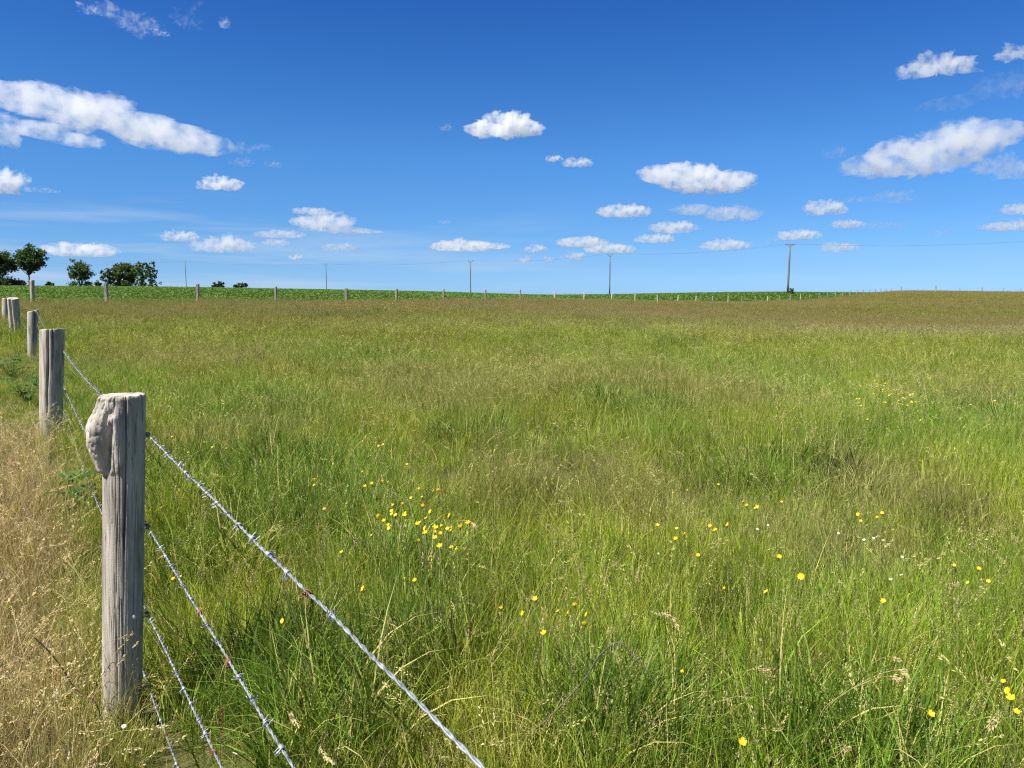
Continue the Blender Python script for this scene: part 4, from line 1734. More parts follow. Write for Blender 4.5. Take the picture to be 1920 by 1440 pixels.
def build_meadow():
    rg = np.random.default_rng(5)
    # ---------- near sward, made of single tufts
    X, Y = [], []
    for r0, r1, dn in ((0.35, 1.2, 120), (1.2, 3.2, 210), (3.2, 6, 170), (6, 10, 105), (10, 16, 60), (16, 24, 34)):
        wide = .95 if r1 < 3 else .80
        a, b = polar_points(rg, r0, r1, dn, -wide, wide)
        X.append(a)
        Y.append(b)
    # the meadow goes on beyond both edges of the view
    for r0, r1, dn, w0, w1 in ((.35, 3.2, 150, .95, 2.2), (3.2, 10, 80, .80, 1.75), (10, 24, 32, .80, 1.25)):
        for sg in (-1, 1):
            a, b = polar_points(rg, r0, r1, dn, *sorted((sg * w0, sg * w1)))
            X.append(a)
            Y.append(b)
    x, y = np.concatenate(X), np.concatenate(Y)
    keep = np.hypot(x - b1.x, y - b1.y) > .09
    # bare earth of the path
    side = -fence1_side(x, y)
    keep &= ~((side > .50) & (y < 7) & (rg.random(len(x)) < .55 * sstep(.45, .8, side + .3 * (fbm2(x, y, .4, 2, 71) - .5))))
    x, y = x[keep], y[keep]
    n = len(x)
    r = np.hypot(x, y)
    z = H(x, y)
    vg = verge(x, y)
    dk = patch_field(x, y, 'd')
    st = patch_field(x, y, 's')
    u = rg.random(n)
    seedy = np.clip(.21 + .20 * sstep(.45, .7, fbm2(x, y, 2.0, 3, 31)) + .15 * sstep(5, 20, r) + .25 * st - .12 * dk + .22 * vg, 0, .7)
    idx = np.where(rg.random(n) < .86, rg.integers(0, 6, n), np.where(rg.random(n) < .35, rg.integers(6, 9, n), rg.integers(9, 11, n)))
    idx = np.where((dk > .3) & (rg.random(n) < .6), rg.integers(6, 9, n), idx)
    kind = rg.random(n)
    headk = np.where(kind < .35, rg.integers(11, 14, n), np.where(kind < .86, rg.integers(14, 17, n), rg.integers(17, 19, n)))
    headk = np.where(vg > .3, np.where(kind < .55, rg.integers(17, 19, n), rg.integers(14, 17, n)), headk)
    idx = np.where(u < seedy, headk, idx)
    idx = np.where((rg.random(n) < .035) & (vg < .2), rg.integers(19, 21, n), idx)
    s = .72 + .5 * rg.random(n)
    s *= .86 + .45 * (fbm2(x, y, 1.6, 3, 41) - .3)
    s *= 1 + .35 * dk + .05 * vg * (idx < 11)
    s *= 1 - .30 * (1 - sstep(0.7, 1.9, r))
    fs = fence1_side(x, y)
    s *= 1 - .38 * (1 - sstep(-.1, .9, fs)) * sstep(5.5, 9, y)
    s *= 1 - .55 * np.exp(-((fs + .10) / .32) ** 2) * (1 - sstep(2.75, 3.3, y)) * sstep(-1.25, -1.1, x) * sstep(1.1, 1.7, y)
    s *= 1 - .35 * np.exp(-((fs - .12) / .20) ** 2) * (1 - sstep(3.0, 5, y))
    wide = 1 + .05 * np.clip(r - 6, 0, 18)
    scl = np.stack([s * wide, s * wide, s], 1)
    lean = rg.normal(0, .10, (n, 2)) + np.stack([.10 * (fbm2(x, y, 2.5, 2, 51) - .5), .10 * (fbm2(x, y, 2.5, 2, 52) - .5)], 1) * 3
    rot = np.concatenate([lean, rg.random((n, 1)) * 6.283], 1)
    t = tints(rg, x, y)
    hb = fbm2(x, y, 3.0, 3, 33)
    t2 = lerp3(np.tile(np.array([.46, .42, .17]), (n, 1)), np.tile(np.array([.34, .265, .13]), (n, 1)), sstep(.42, .70, hb) * (headk < 17))
    t2 = lerp3(t2, np.tile(STRAW, (n, 1)), .8 * vg)
    t2 *= (.8 + .4 * rg.random(n))[:, None]
    scatter('meadow_grass', np.stack([x, y, z], 1), rot, scl, idx, t, t2, NEAR_COLL, 'tall uncut meadow grass with ripe seed heads in front of the fence posts', 'grass')
    # ---------- far sward
    X, Y = [], []
    for r0, r1, dn in ((22, 40, 13), (40, 70, 7), (70, 130, 3.2), (130, 235, 1.5)):
        a, b = polar_points(rg, r0, r1, dn, -.95, .95)
        X.append(a)
        Y.append(b)
    x, y = np.concatenate(X), np.concatenate(Y)
    k = in_meadow(x, y) & ~((np.arctan2(x, y) < .42) & (np.hypot(x, y) > 215))
    x, y = x[k], y[k]
    n = len(x)
    r = np.hypot(x, y)
    z = H(x, y)
    n2 = fbm2(x, y, 14, 3, 15)
    hd = np.clip(.30 + .35 * sstep(28, 60, r) + .2 * (n2 - .5), 0, .8)
    idx = np.where(rg.random(n) < hd, rg.integers(4, 7, n), rg.integers(0, 4, n))
    s = (.62 + .35 * rg.random(n)) * (.85 + .35 * fbm2(x, y, 6, 3, 17))
    wide = 1.0 + r / 60
    scl = np.stack([s * wide, s * wide, s], 1)
    rot = np.concatenate([rg.normal(0, .07, (n, 2)), rg.random((n, 1)) * 6.283], 1)
    t = tints(rg, x, y)
    br = sstep(26, 52, r + 10 * (n2 - .5)) * (.45 + .5 * sstep(.40, .62, fbm2(x, y, 11, 3, 19)))
    br = br * (1 - .55 * sstep(.10, .45, np.arctan2(x, y)) * sstep(.45, .6, fbm2(x, y, 22, 3, 23)))
    t = lerp3(t, np.tile(BROWN * .95, (n, 1)), np.clip(br, 0, 1) * .46)
    t2 = lerp3(np.tile(np.array([.36, .29, .15]), (n, 1)), np.tile(np.array([.29, .205, .12]), (n, 1)), sstep(28, 55, r) * rg.random(n) ** .5)
    # pale heads along the near swell on the right
    sw = sstep(.12, .3, np.arctan2(x, y)) * np.exp(-((r - 25) / 5) ** 2)
    t2 = lerp3(t2, np.tile(np.array([.45, .37, .22]), (n, 1)), np.clip(sw * .9, 0, 1))
    t2 *= .84
    scatter('distant_meadow_grass', np.stack([x, y, z], 1), rot, scl, idx, t, t2, FAR_COLL, 'brownish ripe meadow grass in the distance up to the far fence', 'grass')


build_meadow()


# ------------------------------------------------------------------ the green crop beyond the far fence
def build_crop():
    rg = np.random.default_rng(8)
    m = leaf_material('beet leaves', (.050, .110, .020), (.080, .160, .028), (.125, .21, .042), .3, .65, .15)
    coll = bpy.data.collections.new('crop sources')
    for v in range(4):
        parts = []
        n = 15
        a = rg.random(n) * 2 * np.pi
        for q in range(n):
            el = rg.uniform(.35, 1.25)
            L = rg.uniform(.24, .42)
            d = np.array([math.cos(a[q]), math.sin(a[q])])
            w = rg.uniform(.07, .11)
            c = [np.array([0, 0, 0.])]
            e_ = el
            for s_ in range(4):
                c.append(c[-1] + np.array([d[0] * math.cos(e_), d[1] * math.cos(e_), math.sin(e_)]) * L / 4)
                e_ -= rg.uniform(.1, .4)
            c = np.array(c)
            sd = np.array([-d[1], d[0], rg.uniform(-.3, .3)])
            ww = np.array([.15, .75, 1, .75, .1])[:, None] * w
            V = np.stack([c - sd * ww, c + sd * ww], 1).reshape(-1, 3)
            i = np.arange(4) * 2
            parts.append((V, np.stack([i, i + 1, i + 3, i + 2], -1), np.full(len(V), rg.random()), 0.0))
        proto(coll, 'leaf_rosette_%d' % v, parts, m)
    X, Y = [], []
    for r0, r1, dn in ((38, 70, 18), (70, 120, 9), (120, 215, 5)):
        a, b = polar_points(rg, r0, r1, dn, -.95, .56)
        X.append(a)
        Y.append(b)
    x, y = np.concatenate(X), np.concatenate(Y)
    f2 = fence2_side(x, y)
    k = (f2 < -.9) & ((y > 41.5) | (fence1_side(x, y) > 0))
    x, y = x[k], y[k]
    # sown in rows
    rw = x * .35 + y * .94
    sh = (np.round(rw / .62) * .62 - rw) * .75
    x, y = x + sh * .35, y + sh * .94
    n = len(x)
    r = np.hypot(x, y)
    s = (.34 + .20 * rg.random(n)) * (1 + r / 300)
    scl = np.stack([s * (1 + r / 400), s * (1 + r / 400), s * .95], 1)
    rot = np.concatenate([rg.normal(0, .1, (n, 2)), rg.random((n, 1)) * 6.283], 1)
    one = np.ones((n, 3))
    scatter('crop_plants', np.stack([x, y, H(x, y)], 1), rot, scl, rg.integers(0, 4, n), one, one, coll, 'strip of bright green leafy field crop beyond the far fence', 'field crop')


build_crop()

# ------------------------------------------------------------------ flowers and single plants that stand out
MAT_PETAL = plain_material('yellow petals', (.78, .55, .010), (.86, .66, .020), 60, .45, .4, .25)
MAT_PETAL_O = plain_material('golden petals', (.70, .36, .010), (.82, .52, .015), 60, .45, .4, .25)
MAT_PETAL_W = plain_material('white petals', (.75, .75, .70), (.85, .85, .82), 60, .6, .3, .2)
MAT_STEM = plain_material('green stem', (.10, .15, .03), (.16, .20, .05), 20, .6, .2, .2)
MAT_EYE = plain_material('flower eye', (.55, .33, .01), (.65, .42, .02), 90, .7, .1)
MAT_STALK = plain_material('ripe stalk', (.30, .27, .10), (.45, .37, .17), 15, .6, .2, .2)
MAT_SEED = plain_material('ripe seed head', (.50, .40, .20), (.66, .54, .30), 60, .7, .2, .25)
MAT_DEADSTEM = plain_material('dead stem', (.07, .055, .045), (.16, .13, .11), 30, .8, .1)
MAT_FERN = leaf_material('yellowing fern', (.16, .20, .02), (.30, .29, .03), (.45, .36, .06), .4)
MAT_WEED = leaf_material('broad weed leaves', (.035, .085, .015), (.06, .13, .025), (.10, .18, .04), .3)


def flower_proto(v, name, petal_mat, n_pet, rad, hgt, cup):
    rr = random.Random(60 + v)
    e = empty(name)
    off = Vector((rr.uniform(-.05, .05), rr.uniform(-.05, .05), hgt))
    pts = [Vector((0, 0, -.02)), off * .35 + Vector((rr.uniform(-.015, .015), rr.uniform(-.015, .015), 0)), off * .75, off]
    vf = tube(pts, [.0016, .0014, .0012, .0011], 5)
    mesh_obj('stem', vf[0], vf[1], MAT_STEM, e, True)
    m = MB()
    tilt = (Vector((rr.uniform(-1.1, .5), rr.uniform(-.85, -.1), rr.uniform(.5, 1.2))).normalized().to_track_quat('Z', 'Y')).to_matrix() @ Matrix.Rotation(rr.uniform(0, 6.28), 3, 'Z')
    for k in range(n_pet):
        a = 2 * math.pi * k / n_pet + rr.uniform(-.08, .08)
        ca, sa = math.cos(a), math.sin(a)
        V = []
        for f, w in ((.12, .10), (.45, .34), (.8, .40), (1.0, .16)):
            z = cup * rad * f ** 1.6 * .8
            for sg in (-1, 0, 1):
                x, y = f * rad, sg * w * rad * (5.0 / max(n_pet, 5)) ** .8
                zz = z + (abs(sg) * .10 * rad)
                V.append(tilt @ Vector((x * ca - y * sa, x * sa + y * ca, zz)) + off)
        F = []
        for i in range(3):
            for j in range(2):
                F.append((i * 3 + j, i * 3 + j + 1, (i + 1) * 3 + j + 1, (i + 1) * 3 + j))
        m.add((V, F))
    b = m.build('blossom', petal_mat, e, True)
    c = MB()
    vv = [tilt @ Vector((math.cos(q * 1.0472) * rad * .26, math.sin(q * 1.0472) * rad * .26, .002)) + off for q in range(6)] + [tilt @ Vector((0, 0, rad * .28)) + off]
    c.add((vv, [(q, (q + 1) % 6, 6) for q in range(6)]))
    c.build('eye', MAT_EYE, b, True)
    return e, off


def copy_tree(o, parent=None):
    c = o.copy()
    col.objects.link(c)
    c.parent = parent
    for ch in list(o.children):
        copy_tree(ch, c)
    return c


YF = [(590, 899), (589, 910), (603, 908), (680, 885), (689, 891), (697, 907), (684, 912), (718, 903), (728, 904), (763, 871), (787, 917), (813, 920), (822, 920), (771, 934), (792, 932),
      (737, 947), (756, 946), (735, 964), (742, 966), (760, 962), (711, 967), (720, 977), (726, 986), (735, 988), (729, 990), (807, 959), (799, 972), (783, 983), (797, 990), (795, 1000), (828, 986),
      (818, 990), (825, 1000), (843, 966), (846, 995), (864, 989), (825, 1025), (847, 1027), (858, 1031), (879, 1041), (608, 955), (697, 1004), (641, 1035), (681, 1103), (760, 1085), (778, 1089),
      (1003, 1124), (1020, 1188), (942, 1141), (980, 1150), (1047, 1146), (1065, 1150), (1078, 1136), (1100, 1152), (1098, 1170), (1360, 1104), (1437, 1110), (1502, 1081), (1656, 1127),
      (1789, 1060), (1834, 1067), (1815, 1093), (1853, 1090), (1282, 1261), (1391, 1393), (1744, 1340), (1890, 1295), (1882, 1278), (1896, 1310), (1905, 1335), (1460, 1045),
      (1262, 924), (1290, 921), (1346, 909), (1371, 946), (1394, 941), (1400, 948), (1417, 953), (1420, 950), (1456, 924), (1465, 941), (1319, 983), (1331, 987), (1342, 993), (1338, 996), (1364, 985), (1366, 982),
      (1269, 991), (1267, 1011), (1285, 1002), (1309, 1042), (1232, 985), (1609, 964), (1614, 977), (1645, 970), (1654, 962),
      (323, 819), (403, 895), (383, 937), (325, 1086), (339, 1081), (530, 1164), (634, 835), (710, 837), (733, 847), (764, 871), (718, 834)]
_r = random.Random(77)
YF += [(783 + _r.gauss(0, 38), 970 + _r.gauss(0, 24)) for _ in range(16)]
YF += [(1597 + 122 * _r.random() ** .9, 737 + 24 * _r.random()) for _ in range(30)]
YF += [(_r.uniform(1620, 1900), _r.uniform(712, 790)) for _ in range(14)]
YF += [(_r.uniform(330, 470), _r.uniform(812, 850)) for _ in range(4)]
YSINGLE = {(530, 1164): 'lone yellow flower between the top wire and the second wire', (1502, 1081): 'large lone yellow flower right of the picture middle, widest of its neighbours',
           (1656, 1127): 'lone yellow flower in front of the two flowers at right', (1789, 1060): 'left one of two yellow flowers side by side near the right edge',
           (1834, 1067): 'right one of two yellow flowers side by side near the right edge', (641, 1035): 'lone yellow flower left below the thick flower cluster',
           (681, 1103): 'orange yellow flower just above the top wire', (1003, 1124): 'round yellow flower head alone right of the top wire',
           (1020, 1188): 'yellow flower above the arching dead stem', (1391, 1393): 'lowest yellow flower near the bottom edge right of middle',
           (1744, 1340): 'lone yellow flower among drooping seed heads at bottom right', (1282, 1261): 'yellow flower right of the arching dead stem',
           (1360, 1104): 'small yellow flower beside the thin pale stalk', (1437, 1110): 'small yellow flower left below the large lone one',
           (403, 895): 'lone yellow flower behind the top wire near the post', (383, 937): 'greenish yellow flower below the top wire near the post',
           (608, 955): 'faint yellow flower under the trio left of the thick cluster', (697, 1004): 'narrow yellow flower at the left foot of the thick cluster',
           (1309, 1042): 'yellow flower below the orange group right of the picture middle', (634, 835): 'small yellow flower behind the dark lush tuft'}


def ylabel(px, py):
    if (px, py) in YSINGLE:
        return YSINGLE[(px, py)], 'single yellow flowers in the meadow'
    if px < 460 and py < 860:
        return 'tiny yellow flower behind the nearest post', 'tiny yellow flowers behind the nearest post'
    if px < 345 and py > 1000:
        return 'yellow flower touching the second wire', 'yellow flowers touching the second wire'
    if px < 615:
        return 'yellow flower of the tight trio left of the thick cluster', 'trio of yellow flowers'
    if px < 735 and py < 925 and py > 860:
        return 'yellow flower in the loose group above left of the thick cluster', 'loose group of yellow flowers'
    if px < 790 and py < 880:
        return 'small yellow flower behind the thick cluster', 'small yellow flowers behind the cluster'
    if px < 890 and py < 1046:
        return 'yellow flower in the thick cluster right of the top wire', 'thick cluster of yellow flowers'
    if px < 800:
        return 'yellow flower of the pair below the thick cluster', 'pair of yellow flowers below the cluster'
    if px < 1120:
        return 'small yellow flower in the scattered group right of the top wire', 'scattered yellow flowers right of the wire'
    if py < 800:
        return 'tiny yellow flower in the dense distant patch at right', 'dense distant patch of yellow flowers'
    if px < 1480 and py < 1050:
        return 'orange yellow flower in the group right of the picture middle', 'group of orange yellow flowers'
    if px < 1700:
        return 'pale yellow flower in the sparse group left of the straw tuft', 'sparse pale yellow flowers'
    if py > 1200:
        return 'yellow flower in the bunch at the right edge near the bottom', 'bunch of yellow flowers at the right edge'
    return 'small faint yellow flower below the two side by side near the right edge', 'faint yellow flowers near the right edge'


def build_flowers():
    rr = random.Random(13)
    P = [flower_proto(v, 'yellow_flower', (MAT_PETAL, MAT_PETAL, MAT_PETAL_O, MAT_PETAL, MAT_PETAL, MAT_PETAL_O)[v], 5 if v != 3 else 9, (.0090, .0076, .0080, .0095, .0064, .0072)[v], .46, (.9, .5, 1.3, .3, 1.6, .6)[v]) for v in range(6)]
    used = [False] * 6
    for px, py in YF:
        v = 3 if (px, py) == (1502, 1081) else rr.choice((0, 0, 1, 1, 2, 3, 4, 4, 5))
        big = (px, py) == (1502, 1081)
        e, off = P[v]
        if used[v]:
            e = copy_tree(e)
        used[v] = True
        s = rr.uniform(.90, 1.12) * (1.3 if big else 1)
        if 700 < px < 885 and 910 < py < 1045:
            s *= 1.12
        hh = .46 * s
        p = ground(px, py, hh + .02)
        if p.y > 8:
            s *= 1.25
        a = rr.uniform(-.8, .8)
        o2 = Matrix.Rotation(a, 3, 'Z') @ off * s
        e.scale = (s, s, s)
        e.rotation_euler = (0, 0, a)
        e.location = (p.x - o2.x, p.y - o2.y, p.z - o2.z)
        lab, grp = ylabel(px, py)
        tag(e, lab, 'flower', grp)
    W = [(1395, 990), (1420, 992), (1440, 985), (1620, 1012), (1638, 1009), (1657, 1013), (1598, 1037), (1690, 1078), (1670, 1086), (1508, 975), (1572, 1000), (1234, 1038), (1277, 1039), (440, 1413), (1716, 1210), (1692, 1044), (232, 1362)]
    e0, off = flower_proto(9, 'daisy', MAT_PETAL_W, 12, .0068, .40, .1)
    wl = {(440, 1413): 'white flower between the two lowest wires', (1716, 1210): 'white flower head above the drooping seed heads at bottom right', (232, 1362): 'white flower at the foot of the nearest post'}
    for i, (px, py) in enumerate(W):
        e = e0 if i == 0 else copy_tree(e0)
        s = rr.uniform(.8, 1.1)
        p = ground(px, py, .40 * s)
        a = rr.uniform(0, 6.28)
        o2 = Matrix.Rotation(a, 3, 'Z') @ off * s
        e.scale = (s, s, s)
        e.rotation_euler = (0, 0, a)
        e.location = p - o2
        if (px, py) in wl:
            tag(e, wl[(px, py)], 'flower', 'white flowers in the meadow')
        else:
            tag(e, 'tiny white flower in the sprinkle right of the orange yellow group', 'flower', 'white flowers in the meadow')
    # specks of yellow far off, too many and too small to tell apart
    m, ms = MB(), MB()
    for q in range(150):
        px = rr.gauss(700, 60) if q < 100 else rr.uniform(640, 1000)
        py = rr.uniform(556, 580) if q < 100 else rr.uniform(556, 572)
        p = ground(px, py, .50)
        s = rr.uniform(.012, .026)
        n = Vector((rr.uniform(-.5, .5), rr.uniform(-.9, .1), 1)).normalized()
        a = n.orthogonal().normalized()
        b = n.cross(a)
        m.add(([p + a * s, p + b * s, p - a * s, p - b * s, p + n * s * .7], [(0, 1, 4), (1, 2, 4), (2, 3, 4), (3, 0, 4)]))
        ms.add(tube([Vector((p.x, p.y, p.z - .5)), p], .003, 3, False))
    nf = len(m.f)
    m.add((ms.v, ms.f))
    o = m.build('distant_yellow_flowers', [MAT_PETAL, MAT_STEM])
    o.data.polygons.foreach_set('material_index', [0] * nf + [1] * (len(m.f) - nf))
    tag(o, 'haze of yellow flowers near the far fence, left of the middle', 'flowers', kind='stuff')


build_flowers()


def seed_head(pts, n, ln, wd, spread, seed):
    rg = np.random.default_rng(seed)
    P = [Vector(p) for p in pts]
    V, F = [], []
    for q in range(n):
        f = rg.random() * (len(P) - 1)
        i = min(int(f), len(P) - 2)
        c = P[i].lerp(P[i + 1], f - i)
        t = (P[i + 1] - P[i]).normalized()
        rnd = Vector(rg.normal(size=3))
        o = (rnd - t * rnd.dot(t)).normalized()
        env = math.sin(math.pi * (f / (len(P) - 1) * .8 + .12))
        c = c + o * spread * env * rg.random()
        ax = (t * .95 + o * .35).normalized()
        nb = ax.cross(Vector(rg.normal(size=3))).normalized()
        nc = ax.cross(nb)
        s = .7 + .6 * rg.random()
        k = len(V)
        V += [c - ax * ln * .5 * s, c + nb * wd * .5, c + nc * wd * .35, c - nb * wd * .5, c - nc * wd * .35, c + ax * ln * .6 * s]
        F += [(k, k + 1, k + 2), (k, k + 2, k + 3), (k, k + 3, k + 4), (k, k + 4, k + 1), (k + 5, k + 2, k + 1), (k + 5, k + 3, k + 2), (k + 5, k + 4, k + 3), (k + 5, k + 1, k + 4)]
    return V, F


def stalk(pix, head_from, label, seed, dens=60, spread=.010, mat=MAT_STALK, head_mat=MAT_SEED, r_=.0013, name='grass_stalk', cat='grass stalk', group='single ripe grass stalks', drop=.20):
    """stem through the pixels pix (base first); the last ones from head_from on carry the seed head"""
    rr = random.Random(seed)
    base = ground(pix[0][0], pix[0][1], drop)
    Y = base.y
    P = [Vector((base.x + rr.uniform(-.03, .03), Y + .02, h1(base.x, base.y) - .01))]
    for i, (x, y) in enumerate(pix):
        P.append(at(x, y, Y - .02 * i + rr.uniform(-.01, .01)))
    # smooth it
    Q = []
    for i in range(len(P) - 1):
        p0, p1, p2, p3 = P[max(i - 1, 0)], P[i], P[i + 1], P[min(i + 2, len(P) - 1)]
        for k in range(5):
            t = k / 5
            Q.append(.5 * ((2 * p1) + (p2 - p0) * t + (2 * p0 - 5 * p1 + 4 * p2 - p3) * t * t + (3 * p1 - p0 - 3 * p2 + p3) * t ** 3))
    Q.append(P[-1])
    o = P[0].copy()
    e = empty(name, o)
    tag(e, label, cat, group)
    n = len(Q)
    vf = tube([q - o for q in Q], [r_ * (1.15 - .6 * i / n) for i in range(n)], 5)
    mesh_obj('stem', vf[0], vf[1], mat, e, True)
    if head_from is not None:
        hp = [q - o for q in Q[(head_from + 1) * 5:]]
        V, F = seed_head(hp, dens, .011, .0042, spread, seed)
        mesh_obj('seed_head', V, F, head_mat, e)
    return e


stalk([(1540, 1345), (1585, 1300), (1640, 1268), (1685, 1256), (1700, 1268)], 3, 'long arching stalk with drooping pale head at bottom right', 1, 50)
stalk([(1535, 1350), (1575, 1305), (1635, 1275), (1668, 1268), (1690, 1276)], 3, 'arching stalk just under the long one, head split in strands', 2, 40)
stalk([(1552, 1432), (1566, 1420), (1580, 1408), (1592, 1402)], 2, 'short pinkish drooping head at the bottom edge', 3, 46)
stalk([(1840, 1300), (1822, 1335), (1806, 1356), (1790, 1385), (1784, 1402)], 2, 'pale fat hanging seed head near the bottom, right of the yellow flower', 4, 90, .015)
stalk([(1905, 1400), (1898, 1345), (1880, 1335), (1862, 1352), (1856, 1370)], 2, 'curled pale seed head hooked over near the right edge', 5, 90, .013)
stalk([(1370, 1330), (1390, 1272), (1412, 1254), (1440, 1258)], 2, 'pale head bent over left of the arching stalks', 6, 40)
stalk([(1200, 1290), (1225, 1175), (1243, 1150), (1265, 1165), (1274, 1182)], 2, 'nodding green seed head above the arching dead stem', 7, 50)
stalk([(1336, 1250), (1338, 1190), (1342, 1130), (1345, 1088)], 2, 'thin pale upright stalk right of the picture middle', 8, 16, .004)
stalk([(820, 1130), (830, 1020), (845, 985), (866, 976), (885, 980), (893, 992)], 4, 'arching stalk with pale nodding head at the right of the thick flower cluster', 9, 60, .008)
stalk([(575, 1435), (560, 1370), (545, 1338), (552, 1352), (562, 1362)], 2, 'pale hooked seed head between the top wire and the second wire', 10, 60, .009)
stalk([(640, 1440), (618, 1400), (600, 1402), (612, 1420), (628, 1432)], 2, 'pale hanging seed head at the bottom left of the top wire', 11, 60, .010)
stalk([(1790, 1305), (1796, 1235), (1794, 1150), (1790, 1095)], 2, 'tall straw coloured stalk with airy brown head right of the lower flowers', 12, 50, .045)
stalk([(1625, 1262), (1650, 1236), (1672, 1232), (1690, 1240)], 2, 'small pale head just above the long arching stalk', 13, 30)
stalk([(412, 1440), (414, 1370), (416, 1328)], 1, 'short brown seed spike between the second and third wires', 14, 40, .006, MAT_STALK, MAT_RUST)
stalk([(884, 1260), (882, 1210), (882, 1165)], 1, 'rusty brown dock spike right of the top wire', 15, 60, .008, MAT_DEADSTEM, MAT_RUST, name='dock_spike', cat='plant', group=None)
stalk([(62, 1240), (70, 1120), (66, 1040), (58, 975), (52, 940)], 3, 'tall dry stalk standing in the straw left of the nearest post', 16, 40, .012)
stalk([(150, 1200), (120, 1140), (92, 1105), (75, 1100), (62, 1118)], 3, 'dry stalk leaning left in the straw with a bent head', 17, 46, .010)
stalk([(1600, 1060), (1612, 990), (1618, 955), (1622, 930)], 2, 'pale upright head beside the sparse pale yellow flowers', 18, 30, .006)
stalk([(1455, 1180), (1440, 1235), (1432, 1205), (1428, 1190)], 2, 'short pale head right of the thin upright stalk', 19, 24, .006)

# dead stems ----------------------------------------------------------
stalk([(983, 1386), (1017, 1357), (1067, 1307), (1100, 1268), (1122, 1232), (1150, 1207), (1167, 1208), (1186, 1229), (1211, 1256), (1225, 1280)], None,
      'dark dead stem arching over the grass right of the top wire', 30, mat=MAT_DEADSTEM, r_=.0028, name='withered_cane', cat='dead cane', group=None, drop=.12)
stalk([(185, 1330), (140, 1290), (118, 1255), (92, 1222), (62, 1193)], None, 'dark dry stem slanting through the straw left of the nearest post', 31, mat=MAT_DEADSTEM, r_=.0028,
      name='withered_cane', cat='dead cane', group=None)


def dead_weed():
    rr = random.Random(4)
    g = ground(775, 1075, .1)
    z = h1(g.x, g.y)
    e = empty('dead_weed', (g.x, g.y, z))
    tag(e, 'dark brittle twiggy weed under the thick cluster of yellow flowers', 'plant')
    m = MB()
    tips = [(690, 960), (655, 1010), (745, 950), (800, 975), (850, 1010), (880, 1030), (640, 1090), (830, 1120), (770, 1000), (720, 1020)]
    for x, y in tips:
        t = at(x, y, g.y - rr.uniform(-.15, .1)) - Vector((g.x, g.y, z))
        mid = t * .5 + Vector((rr.uniform(-.03, .03), rr.uniform(-.03, .03), .05))
        pts = [Vector((0, 0, -.02)), mid * .5, mid, t]
        m.add(tube(pts, [.0026, .0022, .0018, .0008], 5))
        for q in range(3):
            a = mid.lerp(t, rr.random())
            b = a + Vector((rr.uniform(-.08, .08), rr.uniform(-.08, .08), rr.uniform(-.02, .09)))
            m.add(tube([a, a.lerp(b, .5) + Vector((0, 0, .01)), b], [.0014, .001, .0006], 4))
    m.build('twigs', MAT_DEADSTEM, e, True)


dead_weed()


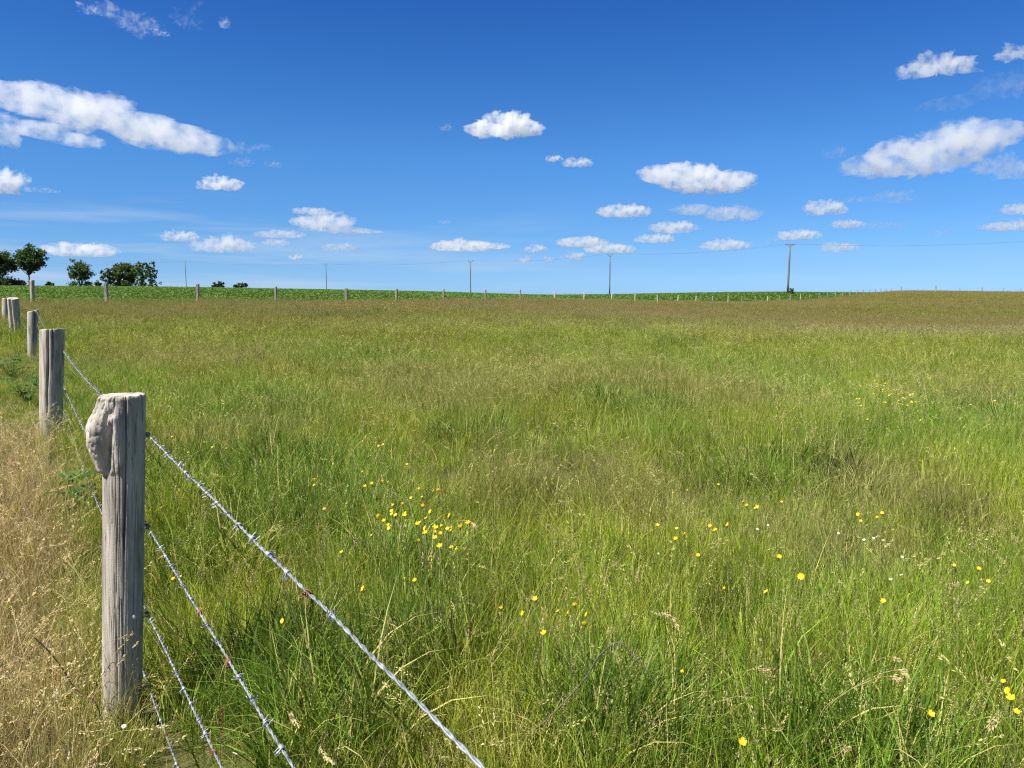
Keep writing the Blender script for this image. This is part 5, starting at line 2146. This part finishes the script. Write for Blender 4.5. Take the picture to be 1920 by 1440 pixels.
def fern(px, py, label, seed, size, n_fr):
    rr = random.Random(seed)
    rg = np.random.default_rng(seed)
    c = ground(px, py, .25)
    z = h1(c.x, c.y)
    e = empty('fern', (c.x, c.y, z))
    tag(e, label, 'fern', 'yellowing ferns at the nearest post')
    for q in range(n_fr):
        a = rr.uniform(0, 6.28)
        el = rr.uniform(.7, 1.3)
        d = Vector((math.cos(a), math.sin(a), 0))
        p = Vector((0, 0, .0))
        pts = [p.copy()]
        for k in range(12):
            p = p + (d * math.cos(el) + Vector((0, 0, math.sin(el)))) * size / 12
            el -= .16
            pts.append(p.copy())
        V, F = tube(pts, [.0018 * (1 - k / 14) for k in range(13)], 4)
        B = [.3] * len(V)
        for k in range(2, 13):
            L = size * .26 * math.sin(math.pi * (1 - (k - 1) / 13.5) * .75 + .1)
            t = (pts[k] - pts[k - 1]).normalized()
            sd = t.cross(Vector((0, 0, 1))).normalized()
            for sg in (-1, 1):
                b = rg.random()
                tip = pts[k] + sd * sg * L + t * L * .35 - Vector((0, 0, .15 * L))
                for h in range(5):
                    f0, f1 = h / 5, (h + 1) / 5
                    p0, p1 = pts[k].lerp(tip, f0), pts[k].lerp(tip, f1)
                    w = .010 * (1 - f0 * .8) * size / .3
                    i = len(V)
                    V += [p0, p0.lerp(p1, .4) + t * w, p1, p0.lerp(p1, .4) - t * w]
                    F.append((i, i + 1, i + 2, i + 3))
                    B += [b] * 4
        o = mesh_obj('frond', V, F, MAT_FERN, e)
        set_attr(o, 'bv', 'FLOAT', B)


fern(160, 1205, 'yellow green fern left of the foot of the nearest post', 5, .30, 6)
fern(283, 1215, 'pale yellowing fern squeezed between the nearest post and the third wire', 8, .24, 4)


def weed(px, py, label, seed, n=12, size=.14):
    rg = np.random.default_rng(seed)
    c = ground(px, py, .2)
    z = h1(c.x, c.y)
    e = empty('leafy_weed', (c.x, c.y, z))
    tag(e, label, 'plant', 'broad leaved weeds along the fence')
    V, F, B = [], [], []
    m = MB()
    for q in range(n):
        a = rg.random() * 6.283
        rr = rg.random() * (.10 if n < 20 else .28)
        hgt = .10 + .26 * rg.random()
        p = Vector((math.cos(a) * rr, math.sin(a) * rr, hgt))
        m.add(tube([Vector((0, 0, 0)), p * .6 + Vector((0, 0, .02)), p], [.003, .0025, .0018], 5))
        d = Vector((math.cos(a), math.sin(a), 0))
        sd = Vector((-d.y, d.x, 0))
        el = rg.uniform(-.1, .8)
        L = size * (.6 + .6 * rg.random())
        i0 = len(V)
        c_ = p.copy()
        for k, w in enumerate((.08, .30, .38, .28, .04)):
            V += [c_ - sd * w * L + Vector((0, 0, .08 * L)), c_, c_ + sd * w * L + Vector((0, 0, .08 * L))]
            c_ = c_ + (d * math.cos(el) + Vector((0, 0, math.sin(el)))) * L / 4
            el -= .3
        b = rg.random()
        B += [b] * 15
        for k in range(4):
            for j in range(2):
                F.append((i0 + k * 3 + j, i0 + k * 3 + j + 1, i0 + k * 3 + j + 4, i0 + k * 3 + j + 3))
    m.build('stem', MAT_STEM, e, True)
    o = mesh_obj('leaves', V, F, MAT_WEED, e, True)
    set_attr(o, 'bv', 'FLOAT', B)


weed(140, 925, 'dark broad leaved weed left of the burl behind the wires', 3, 14, .13)
weed(22, 690, 'leafy weed below the broad leaning post at the left edge', 4, 46, .10)
weed(50, 730, 'leafy weed in front of the narrow split post', 6, 46, .10)
